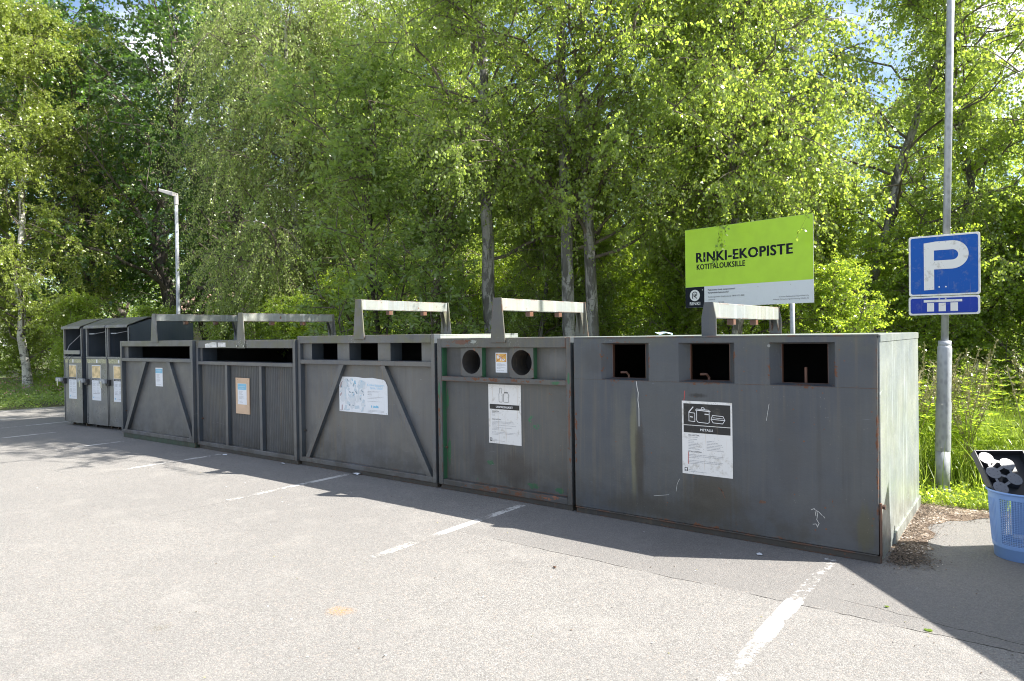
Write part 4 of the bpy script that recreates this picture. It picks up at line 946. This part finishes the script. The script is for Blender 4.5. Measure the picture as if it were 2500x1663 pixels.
def gen_tree(seed, H_, r0, cb, R, nl, ntw, lpt, size, hang=.5, twl=.6, droop=.5, elev=(20,55), leanv=(0,0), wig=.1, leaf='lf_birch', bk='bk_grey', aspect=.8, profile='round', fork=None, top=.97):
    rs = np.random.RandomState(seed)
    m_ = 14; tz = np.linspace(0,1,m_)
    w = np.cumsum(rs.normal(size=(m_,2))*wig*H_/m_,0); w -= w[0]
    T = np.zeros((1,m_,3)); T[0,:,0] = leanv[0]*tz*H_+w[:,0]; T[0,:,1] = leanv[1]*tz*H_+w[:,1]; T[0,:,2] = tz*H_
    tr_ = (r0*(1-tz)**.75+.012)[None,:]; tr_[0,0] *= 1.35
    wood = [tubes(T,tr_,10)]
    ts = rs.uniform(cb,top,nl); ts.sort(); az = np.arange(nl)*2.4+rs.uniform(-.5,.5,nl)
    x = (ts-cb)/(1-cb)
    prof = {'round':np.sqrt(np.clip(1-(x*1.15-.35)**2/1.0,.05,1)),'cone':1.05-x*.8,'bush':1.0-x*.4}[profile]
    Ln = R*prof*rs.uniform(.75,1.15,nl); el = np.radians(rs.uniform(*elev,nl)+x*18)
    mL = 8; s = np.linspace(0,1,mL)
    st = np.stack([np.interp(ts,tz,T[0,:,i]) for i in range(3)],1)
    hd = np.stack([np.cos(az),np.sin(az)],1)
    Lm = np.zeros((nl,mL,3))
    hl = Ln[:,None]*s[None]; 
    Lm[:,:,0] = st[:,0:1]+hd[:,0:1]*hl*np.cos(el)[:,None]; Lm[:,:,1] = st[:,1:2]+hd[:,1:2]*hl*np.cos(el)[:,None]
    Lm[:,:,2] = st[:,2:3]+hl*np.sin(el)[:,None]-droop*.24*Ln[:,None]*s[None]**2.2
    Lm[:,1:,:] += np.cumsum(rs.normal(size=(nl,mL-1,3))*.035*Ln[:,None,None],1)
    lr = np.interp(ts,tz,tr_[0])[:,None]*.27*(1-s[None])**.8+.005
    wood.append(tubes(Lm,lr,6))
    # sub branches
    ns = 6; ii = np.repeat(np.arange(nl),ns); u = rs.uniform(.25,1,len(ii)); fi = u*(mL-1); i0 = np.minimum(fi.astype(int),mL-2); fr = (fi-i0)[:,None]
    sp = Lm[ii,i0]*(1-fr)+Lm[ii,i0+1]*fr
    od = unit(Lm[ii,-1]-Lm[ii,0]); sd = unit(od*.7+rs.normal(size=(len(ii),3))*np.array([.8,.8,.5]))
    sl = (Ln[ii]*rs.uniform(.22,.5,len(ii)))[:,None,None]; mS=5; s5 = np.linspace(0,1,mS)[None,:,None]
    S = sp[:,None,:]+sd[:,None,:]*sl*s5; S[:,:,2] -= (droop*.35*sl[:,:,0]*s5[:,:,0]**2)
    wood.append(tubes(S, (.010*(1-.7*s5[:,:,0]))*np.ones((len(ii),1)),4))
    # twigs
    jj = rs.randint(0,len(ii),ntw); u = rs.uniform(.1,1,ntw); fi = u*(mS-1); i0 = np.minimum(fi.astype(int),mS-2); fr=(fi-i0)[:,None]
    tp = S[jj,i0]*(1-fr)+S[jj,i0+1]*fr
    td = unit(sd[jj]*.5+rs.normal(size=(ntw,3))*np.array([.7,.7,.5])+np.array([0,0,-droop*.35]))
    tl = twl*rs.uniform(.4,1.3,ntw)[:,None,None]; mT = 5; sT = np.linspace(0,1,mT)[None,:,None]
    TW = tp[:,None,:]+td[:,None,:]*tl*sT; TW[:,:,2] -= droop*.75*tl[:,:,0]*sT[:,:,0]**1.7
    wq = tubes(TW, .0028*(1.2-sT[:,:,0])*np.ones((ntw,1)),3)
    kk = np.repeat(np.arange(ntw),lpt); n = len(kk); u = rs.uniform(.08,1.0,n); fi=u*(mT-1); i0=np.minimum(fi.astype(int),mT-2); fr=(fi-i0)[:,None]
    P = TW[kk,i0]*(1-fr)+TW[kk,i0+1]*fr+rs.normal(size=(n,3))*.022
    P[:,2] = np.maximum(P[:,2],.03)
    LV = leaves(P,size,rs,hang,aspect)
    W_ = np.concatenate(wood); nt_ = [len(q)//4 for q in wood]; wm = quads_mesh('trunk',W_,len(W_)//4,[M[bk],M['limb']],{'m':np.repeat([0,1,1],nt_)})
    wm.polygons.foreach_set('use_smooth',[True]*len(wm.polygons))
    A = np.concatenate([LV,wq]); mi = np.concatenate([np.zeros(len(LV)//4),np.ones(len(wq)//4)])
    cm = quads_mesh('crown',A,len(A)//4,[M[leaf],M['twig']],{'m':mi})
    return wm, cm
def tree(name, proto, x, y, rz=0, s=1., label='', cat='tree', group=None, sz=None):
    r = empty(name,(x,y,-.02),rz,label=label,cat=cat,group=group); r.scale = (s,s,sz or s)
    for nm,me in (('trunk',proto[0]),('crown',proto[1])):
        o = bpy.data.objects.new(nm,me); C.objects.link(o); o.parent = r
    return r
TP = {}
TP['mid']  = gen_tree(21, 10.0,.115,.25,2.8,42,2100,29,.051,leanv=(-.03,-.06),hang=.8,twl=.65,droop=.65,leaf='lf_birch',bk='bk_grey',wig=.07)
TP['mid2'] = gen_tree(22, 10.8,.10,.26,2.8,40,2200,29,.051,leanv=(0,-.07),hang=.8,twl=.65,droop=.6,leaf='lf_birch',bk='bk_grey',wig=.06)
TP['weep'] = gen_tree(23, 10.2,.15,.20,2.8,56,3700,38,.049,hang=1.1,twl=1.15,droop=1.25,leaf='lf_pale',bk='bk_white')
TP['bright'] = gen_tree(24, 10.5,.10,.09,2.8,56,3600,34,.060,hang=.8,twl=.7,droop=.8,leaf='lf_bright',bk='bk_white')
TP['dark'] = gen_tree(25, 11.5,.24,.14,4.0,50,1900,21,.095,hang=.3,twl=.6,droop=.3,leaf='lf_dark',bk='bk_dark',wig=.12)
TP['small'] = gen_tree(26, 7.0,.07,.10,2.1,40,2500,30,.048,hang=.8,twl=.55,droop=.7,leaf='lf_birch',bk='bk_grey',wig=.15)
TP['over'] = gen_tree(31, 7.1,.07,.43,1.9,36,2200,34,.047,hang=.9,twl=.7,droop=.95,leaf='lf_birch',bk='bk_grey',wig=.1)
TP['thin'] = gen_tree(29, 8.6,.085,.30,2.4,22,480,18,.055,hang=.8,twl=.5,droop=.4,leaf='lf_birch',bk='bk_grey',leanv=(.26,0),elev=(10,40))
TP['bush'] = gen_tree(27, 3.3,.03,.03,1.7,46,1600,28,.050,hang=.35,twl=.45,droop=.35,leaf='lf_yellow',bk='bk_dark',profile='bush',elev=(15,70))
TP['willow'] = gen_tree(28, 4.6,.035,.06,1.9,34,800,18,.105,hang=.15,twl=.6,droop=.1,leaf='lf_willow',bk='bk_dark',aspect=.38,profile='bush',elev=(35,75))

G1 = 'birches standing behind the containers'; GB = 'trees deeper in the wood'; GU = 'leafy bushes filling the gap under the trees'
tree('birch_tree',TP['mid'],-7.30,9.05,.4,1.0,'grey-barked birch rising behind the gap between the glass and paper containers',group=G1)
tree('birch_tree',TP['mid2'],-5.92,9.35,.15,1.0,'left trunk of the twin birches behind the glass container lift beam',group=G1)
tree('birch_tree',TP['mid2'],-5.60,9.62,-.05,.96,'right darker trunk of the twin birches behind the glass container lift beam',group=G1)
tree('birch_tree',TP['weep'],-14.2,10.2,.9,.98,'weeping birch with thick black-blotched white trunk behind the ribbed container',group=G1)
tree('birch_tree',TP['weep'],-14.5,11.9,3.2,1.0,'weeping birch with slimmer white trunk just right of the thick blotched one',group=G1)
tree('birch_tree',TP['mid'],-10.2,10.6,3.6,.98,'leafy birch between the blotched white trunks and the central grey trunk',group=G1)
tree('birch_tree',TP['small'],-4.1,11.6,1.1,1.08,'small forked birch whose dark limbs show above the left half of the green board',group=G1)
tree('birch_tree',TP['over'],-3.45,9.98,5.0,1.05,'low birch whose hanging twigs overlap the top of the green board',group=G1)
tree('birch_tree',TP['thin'],-2.9,12.2,0.1,1.0,'thin leaning birch with bare branches against the sky left of the P sign pole',group=G1)
tree('birch_tree',TP['bright'],-23.9,7.5,1.0,1.05,'sunlit yellow-green birch with slim white trunk at the far left edge',group=G1)
tree('birch_tree',TP['bright'],-28.0,6.9,2.4,1.0,'second sunlit birch cut by the left edge of the picture',group=G1)
# right side
tree('birch_tree',TP['small'],-6.85,9.75,1.9,.66,'slender sapling just right of the central grey trunk',group=G1)
tree('birch_tree',TP['small'],-6.5,10.3,3.9,.7,'slender sapling just left of the twin birches',group=G1)
tree('birch_tree',TP['small'],-.9,12.6,2.6,1.0,'bushy birch directly behind the P sign pole',group=G1)
tree('birch_tree',TP['small'],1.0,13.2,.3,.80,'bushy birch at the right edge of the picture',group=G1)
tree('birch_tree',TP['small'],-1.6,15.4,.7,.85,'taller birch behind the P sign pole',group=G1)
# dark broadleaves
for i,(x,y,r,s) in enumerate([(-19.4,12.0,.5,.98),(-23.0,11.6,2.0,1.2),(-29.5,11.0,4.0,1.15),(-16.2,15.4,3.0,.85),(-26.2,9.6,5.2,1.1)]):
    tree('broadleaf_tree',TP['dark'],x,y,r,s,['dark broadleaf tree right behind the lamp post','big dark leaning broadleaf tree left of the lamp post','dark broadleaf tree with thick trunk at the left edge','dark broadleaf tree right of the lamp post, deeper in the wood','dark broadleaf tree close behind the sunlit birch at the left edge'][i],group='dark broadleaf trees on the left')
# willow shrubs
tree('willow_shrub',TP['willow'],-9.3,8.3,.3,1.2,'pale willow shrub with long leaves behind the paper container lift beam','shrub')
tree('willow_shrub',TP['willow'],-8.1,8.4,2.3,.95,'smaller willow shrub left of the central grey trunk','shrub')
for i,(x,y,s,k,r) in enumerate([(-11.9,13.2,.85,'mid2',1),(-7.2,17.5,.8,'weep',2),(-11.5,17.5,.85,'mid',4),(-20.5,16.5,.7,'dark',1.2),(-27,16,.8,'dark',3.3),(-34,13,1.15,'dark',5.1),(-40,9,1.1,'dark',2),(-25.5,14,.75,'dark',2.2),(-31,18,.8,'dark',.4),(-21,20,.65,'dark',4),(-37,16,1.0,'dark',1),(-33,7.5,1.0,'bright',.2),(3.5,15.5,.6,'small',1.5),(6,17,1.0,'small',4.1),(-15.5,20,.9,'mid',.9)]):
    tree('wood_tree',TP[k],x,y,r,s,'tree deeper in the wood, its crown merging with its neighbours',group=GB)
bs = [(-12.6,8.8,.6),(-10.9,9.1,.7),(-6.6,11.2,.85),(-4.8,11.4,.8),(-2.2,9.9,.6),(-1.4,11.6,.75),(0,12.4,.85),(1.4,12.6,.9),(3,12.7,.9),(-8.4,11.4,.8),(-14.9,9.8,.7),(-16.7,9.7,.62),(-18.9,8.9,.6),(-21.5,8.0,.7),(-5.6,13.1,1.0),(-3.0,13.3,1.1),(-7.4,14.2,1.0),(-9.9,14.8,1.1),(-12.3,14.5,1.1),(-26.5,8.3,.8),(-15.2,13.2,1.0),(-19.5,14.2,1.0),(-23,8.6,.6)]
for i,(x,y,s) in enumerate(bs):
    tree('bush',TP['bush'],x,y,i*1.37,s,'yellow-green leafy bush among the trunks behind the containers','bush',GU)

# far wood, undergrowth, grass : uncountable
rs = np.random.RandomState(5)
def stuffmesh(name, V, mats, mi=None, label=None):
    me = quads_mesh(name,V,len(V)//4,mats,{} if mi is None else {'m':mi}); o = bpy.data.objects.new(name,me); C.objects.link(o)
    return tag(o,label,None,None,'stuff')
nc = 2600
cx_ = rs.uniform(-62,22,nc); cy_ = rs.uniform(21,34,nc); cz_ = rs.uniform(0,1,nc)**.9*(8.5+2.5*np.sin(cx_*.5)+1.5*np.sin(cx_*1.3+2))
side = rs.uniform(size=nc)<.25; cx_[side] = rs.uniform(-66,-44,side.sum()); cy_[side] = rs.uniform(-8,24,side.sum())
cen = np.stack([cx_,cy_,cz_],1)
P = np.repeat(cen,75,0)+rs.normal(size=(nc*75,3))*np.array([.75,.75,.5]); P[:,2]=np.abs(P[:,2])
stuffmesh('far_wood',leaves(P,.17,rs,.5,.8),[M['lf_birch']],label='far wood seen between the trunks')
# low leafy undergrowth
n = 60000
def grow(xr,yr,n,h,size,mat,name,label,hang=-.2,clump=True):
    a = rs.uniform(*xr,n); b = rs.uniform(*yr,n)
    hh = h*(.55+.45*np.sin(a*2.1+1)*np.cos(b*1.7))*rs.uniform(0,1,n)**.7
    P = np.stack([a,b,np.maximum(hh,.02)],1)
    stuffmesh(name,leaves(P,size,rs,hang,.55),[M[mat]],label=label)
grow((-28,4),(8.2,20),90000,.9,.085,'lf_yellow','undergrowth','leafy undergrowth on the forest floor')
# left verge weeds with pink flowers
a = rs.uniform(-30,-18.55,26000); b = rs.uniform(4.0,8.2,26000); kx = (a<-18.9)|(b>6.9)
P = np.stack([a,b,.42*(.6+.4*np.sin(a*3)*np.cos(b*2.3))*rs.uniform(0,1,26000)],1)
LV = leaves(P,.06,rs,-.2,.6); P2 = P[:1300].copy(); P2[:,2] += .22; LV2 = leaves(P2,.03,rs,0,1.)
stuffmesh('verge_weeds',np.concatenate([LV,LV2]),[M['lf_willow'],M['pink']],np.concatenate([np.zeros(26000),np.ones(1300)]),'low weeds with pink flowers beside the left end of the lot')
def blades(n,xr,yr,h,w,rs,lean=.35,dens=None):
    a = rs.uniform(*xr,n); b = rs.uniform(*yr,n)
    if dens is not None:
        k = rs.uniform(size=n)<dens(a,b); a,b = a[k],b[k]; n = len(a)
    H_ = h*rs.uniform(.45,1.1,n)*(.75+.25*np.sin(a*4.)*np.cos(b*3.1)); az = rs.uniform(0,2*pi,n); 
    d = np.stack([np.cos(az),np.sin(az)],1); p = np.stack([-d[:,1],d[:,0]],1)*w/2
    ln = lean*rs.uniform(.1,1.2,n)*H_
    def pt(t_,s_,ww): return np.stack([a+d[:,0]*ln*t_**2+p[:,0]*s_*ww, b+d[:,1]*ln*t_**2+p[:,1]*s_*ww, H_*t_*(1-.12*t_)],1)
    q1 = np.stack([pt(0,-1,1),pt(0,1,1),pt(.5,1,.8),pt(.5,-1,.8)],1); q2 = np.stack([pt(.5,-1,.8),pt(.5,1,.8),pt(1,1,.1),pt(1,-1,.1)],1)
    return np.concatenate([q1,q2],1).reshape(-1,3)
dn = lambda a,b: np.clip((b-7.35+.15*np.sin(a*3))/1.3,0.02,1)
V1 = blades(60000,(-1.6,4.5),(7.1,11.4),.80,.009,rs,.6,dn)
stuffmesh('meadow_grass',V1,[M['grass']],label='tall green grass right of the containers')
V2 = blades(16000,(-1.2,2.5),(6.98,7.9),.09,.006,rs,.9)
P = np.stack([rs.uniform(-1.2,2.5,5000),rs.uniform(6.95,7.8,5000),rs.uniform(.01,.10,5000)],1)
stuffmesh('short_weeds',np.concatenate([V2,leaves(P,.035,rs,-.3,.7)]),[M['grass'],M['lf_yellow']],np.concatenate([np.zeros(len(V2)//4),np.ones(5000)]),'short weeds growing over the asphalt edge')
V3 = blades(30000,(-18.5,-.9),(7.05,9.5),.5,.010,rs,.5)
stuffmesh('grass_behind_containers',V3,[M['grass']],label='grass growing behind the container row')
# lupins: countable tall plants in the meadow
def lupin(seed):
    r = np.random.RandomState(seed); Vs=[]; Ms=[]
    stt = np.zeros((5,5,3)); 
    for i in range(5):
        az = r.uniform(0,2*pi); s = np.linspace(0,1,5); stt[i,:,0] = cos(az)*.22*s**1.5; stt[i,:,1] = sin(az)*.22*s**1.5; stt[i,:,2] = s*r.uniform(.7,1.15)
    Vs.append(tubes(stt,np.full((5,5),.004),4)); Ms.append(np.ones(len(Vs[-1])//4))
    k = r.randint(0,5,240); u = r.uniform(.72,1.0,240); P = np.stack([np.interp(u,np.linspace(0,1,5),stt[0,:,0])*0,u*0,u*0],1)
    for j in range(240):
        P[j] = [np.interp(u[j],np.linspace(0,1,5),stt[k[j],:,c]) for c in range(3)]
    P += r.normal(size=P.shape)*np.array([.012,.012,.005]); q = leaves(P,.028,r,-.6,.5); Vs.append(q); Ms.append(np.ones(240))
    # palmate leaves
    for j in range(34):
        kk = r.randint(0,5); uu = r.uniform(.15,.75); c = np.array([np.interp(uu,np.linspace(0,1,5),stt[kk,:,c_]) for c_ in range(3)])+r.normal(size=3)*np.array([.12,.12,.03])
        n_ = 8; az = np.arange(n_)*2*pi/n_+r.uniform(0,1)
        d = np.stack([np.cos(az),np.sin(az),np.full(n_,.25)],1); d = unit(d); L_ = r.uniform(.07,.11); p = np.stack([-np.sin(az),np.cos(az),np.zeros(n_)],1)*.013
        q = np.stack([np.repeat(c[None],n_,0),c+d*L_*.6+p,c+d*L_,c+d*L_*.6-p],1).reshape(-1,3); Vs.append(q); Ms.append(np.zeros(n_))
    return quads_mesh('lupin',np.concatenate(Vs),sum(len(v_)//4 for v_ in Vs),[M['lf_yellow'],M['straw']],{'m':np.concatenate(Ms)})
LP = [lupin(1),lupin(2),lupin(3)]
for i in range(64):
    x = rs.uniform(-1.2,2.6); y = 8.0+rs.uniform(0,1)**.8*3.0
    o = bpy.data.objects.new('lupin',LP[i%3]); C.objects.link(o); o.location=(x,y,0); o.rotation_euler=(0,0,rs.uniform(0,6)); s=rs.uniform(.85,1.3); o.scale=(s,s,s)
    tag(o,'lupin gone to seed with tan spikes in the tall grass by the sign pole','plant','lupins gone to seed in the meadow')

# ------------------------------------------------------------------ litter
def scrap(name,label,x,y,z,s,mat,seed,cat='litter',fl=.3):
    r = random.Random(seed); m = MB(); n=7
    vs=[(0,0,s*fl*.8)]+[(s*r.uniform(.6,1.1)*cos(2*pi*k/n),s*r.uniform(.5,1.)*sin(2*pi*k/n),s*fl*r.uniform(0.02,.9)) for k in range(n)]
    m.add(vs,[(0,1+k,1+(k+1)%n) for k in range(n)]); vs2=[(a*.98,b*.98,max(c-.002,0)) for a,b,c in vs]; m.add(vs2,[(0,1+(k+1)%n,1+k) for k in range(n)])
    o = m.build(name,M[mat] if isinstance(mat,str) else mat); o.location=(x,y,z); tag(o,label,cat); return o
scrap('paper_scrap','folded white paper at the foot of the paper container',-6.05,5.03,.006,.07,'sheet2',1)
scrap('paper_scrap','small torn white paper in front of the ribbed container',-8.55,4.90,.006,.035,'sheet2',2)
scrap('paper_scrap','small white flake at the right foot of the ribbed container',-7.30,4.93,.006,.03,'sheet2',3,fl=.8)
scrap('paper_scrap','thin white paper strip on the shadow edge near the metal container',-1.52,4.78,.006,.03,'sheet2',4,fl=.1)
scrap('leaf','pale green leaf lying on sunlit asphalt in the foreground',-.66,4.27,.006,.014,'lf_yellow',6,'leaf',.2)
scrap('leaf','tiny green leaf at the bottom of the picture',-1.27,1.83 if 0 else 2.15,.006,.014,'lf_yellow',7,'leaf',.2)
scrap('leaf','small brown leaf on asphalt in front of the metal container',-2.53,3.75,.006,.018,'rusty',8,'leaf',.5)
scrap('plastic_scrap','crumpled blue and white plastic on top of the metal container',-2.86,6.2,1.517,.10,simple('blue_white_plastic',(.45,.6,.75),.3,var=.6,vs=25),9,fl=.45)
scrap('weed_tuft','green moss tuft at the shadow edge on the right',-.44,4.06,.002,.022,'lf_yellow',10,'weed',.3)

rc = np.random.RandomState(9)
def crumbs(name,label,P,size,mats,mi):
    n = len(P); a = rc.uniform(0,2*pi,n); sz = size*rc.uniform(.4,1.5,n); V=[]
    for k,(zz) in enumerate((.05,.5,.95,.4)):
        t_ = a+k*pi/2*rc.uniform(.8,1.2,n); V.append(np.stack([P[:,0]+sz*np.cos(t_),P[:,1]+sz*np.sin(t_),P[:,2]+sz*zz*.7],1))
    V = np.stack(V,1).reshape(-1,3); return stuffmesh(name,V,mats,mi,label)
n=5200; u = rc.uniform(0,1,n)
x = -.80+np.abs(rc.normal(0,.11,n)); y = 5.3+1.6*u; P = np.stack([x,y,np.full(n,.005)],1)
k = int(n*.42); P[:k,0] = -.70+rc.normal(0,.075,k); P[:k,1] = 5.25+rc.normal(0,.10,k)
P = P[(P[:,0]>-.79)]
x2 = rc.uniform(-.8,1.5,2600); P2 = np.stack([x2,6.85-np.abs(rc.normal(0,.16,2600)),np.full(2600,.003)],1)
PP = np.concatenate([P,P2]); crumbs('leaf_debris','brown leaf crumbs and grit gathered beside the metal container',PP,.0052,[M['darksoil'],M['gravel'],M['gravel']],rc.choice([0,0,0,0,0,1,2],len(PP)))
n=420; P = np.stack([rc.uniform(-9,0,n),rc.uniform(1.6,5.0,n),np.full(n,.002)],1)
crumbs('loose_grit','loose grit and bits of leaf scattered over the asphalt',P,.0045,[M['darksoil'],M['straw'],M['sheet2']],rc.choice([0,0,0,1,2],n))

# house far behind the trees
hs = empty('house',(-33,24,0),radians(20),label='low house with pinkish roof glimpsed between the trees',cat='house')
MB().box(-6,6,-4,4,0,2.6).build('wall',simple('pale_render',(.45,.40,.34),.8,var=.1),hs)
MB().prism_x([(-4.6,2.6),(4.6,2.6),(0,4.6)],-6.5,6.5).build('roof',simple('faded_pink_tiles',(.42,.27,.22),.8,var=.2),hs)

# ------------------------------------------------------------------ light
AZ, EL = radians(28.6), radians(46.1)
S = Vector((cos(EL)*cos(AZ), cos(EL)*sin(AZ), sin(EL)))
sl = bpy.data.lights.new('sun','SUN'); sl.energy = 5.0; sl.angle = radians(.5); sl.color = (1,.95,.875)
so = bpy.data.objects.new('sun',sl); C.objects.link(so); so.rotation_euler = S.to_track_quat('Z','Y').to_euler()
w = bpy.data.worlds.new('World'); sc.world = w; w.use_nodes = True; nt = w.node_tree; nt.nodes.clear()
out = nt.nodes.new('ShaderNodeOutputWorld'); bg = nt.nodes.new('ShaderNodeBackground')
sky = nt.nodes.new('ShaderNodeTexSky'); sky.sky_type='NISHITA'; sky.sun_disc=False; sky.sun_elevation=EL; sky.sun_rotation=pi/2-AZ
sky.air_density=1.0; sky.dust_density=1.2; sky.ozone_density=1.5
tc = nt.nodes.new('ShaderNodeTexCoord'); mp = nt.nodes.new('ShaderNodeMapping'); mp.inputs['Scale'].default_value=(1,1,2.2); mp.inputs['Location'].default_value=(.35,.1,.6)
nz = nt.nodes.new('ShaderNodeTexNoise'); nz.inputs['Scale'].default_value=2.6; nz.inputs['Detail'].default_value=8; nz.inputs['Roughness'].default_value=.55
mr = nt.nodes.new('ShaderNodeMapRange'); mr.interpolation_type='SMOOTHSTEP'; mr.inputs['From Min'].default_value=.46; mr.inputs['From Max'].default_value=.62
mx = nt.nodes.new('ShaderNodeMix'); mx.data_type='RGBA'; mx.inputs['B'].default_value=(7.5,7.6,7.9,1)
nt.links.new(tc.outputs['Generated'],mp.inputs[0]); nt.links.new(mp.outputs[0],nz.inputs['Vector']); nt.links.new(nz.outputs['Fac'],mr.inputs['Value'])
nt.links.new(mr.outputs['Result'],mx.inputs['Factor']); nt.links.new(sky.outputs[0],mx.inputs['A']); nt.links.new(mx.outputs['Result'],bg.inputs[0]); nt.links.new(bg.outputs[0],out.inputs[0])
bg.inputs['Strength'].default_value = .084

# ------------------------------------------------------------------ camera
f_,pi_,ro_,ya_ = 1672.88, 9.2471e-3, 1.44531e-2, .651298
F = Vector((-sin(ya_)*cos(pi_), cos(ya_)*cos(pi_), -sin(pi_))); R0 = Vector((cos(ya_),sin(ya_),0)); U0 = R0.cross(F)
Rr = R0*cos(ro_)-U0*sin(ro_); Ur = R0*sin(ro_)+U0*cos(ro_)
cam = bpy.data.cameras.new('camera'); co = bpy.data.objects.new('camera',cam); C.objects.link(co)
mw = Matrix((Rr,Ur,-F)).transposed().to_4x4(); mw.translation = Vector((0,0,1.55)); co.matrix_world = mw
cam.sensor_width = 36; cam.lens = 36*f_/2500; cam.clip_end = 1000; cam.clip_start=.05
sc.camera = co
sc.view_settings.view_transform='Standard'; sc.view_settings.look='None'; sc.view_settings.gamma=1; sc.view_settings.exposure=1.60
try: sc.view_settings.use_curve_mapping=False
except Exception: pass
sc.cycles.max_bounces=8; sc.cycles.diffuse_bounces=5; sc.cycles.glossy_bounces=2; sc.cycles.transmission_bounces=6; sc.cycles.transparent_max_bounces=4
sc.cycles.sample_clamp_indirect=6; sc.cycles.filter_width=1.05
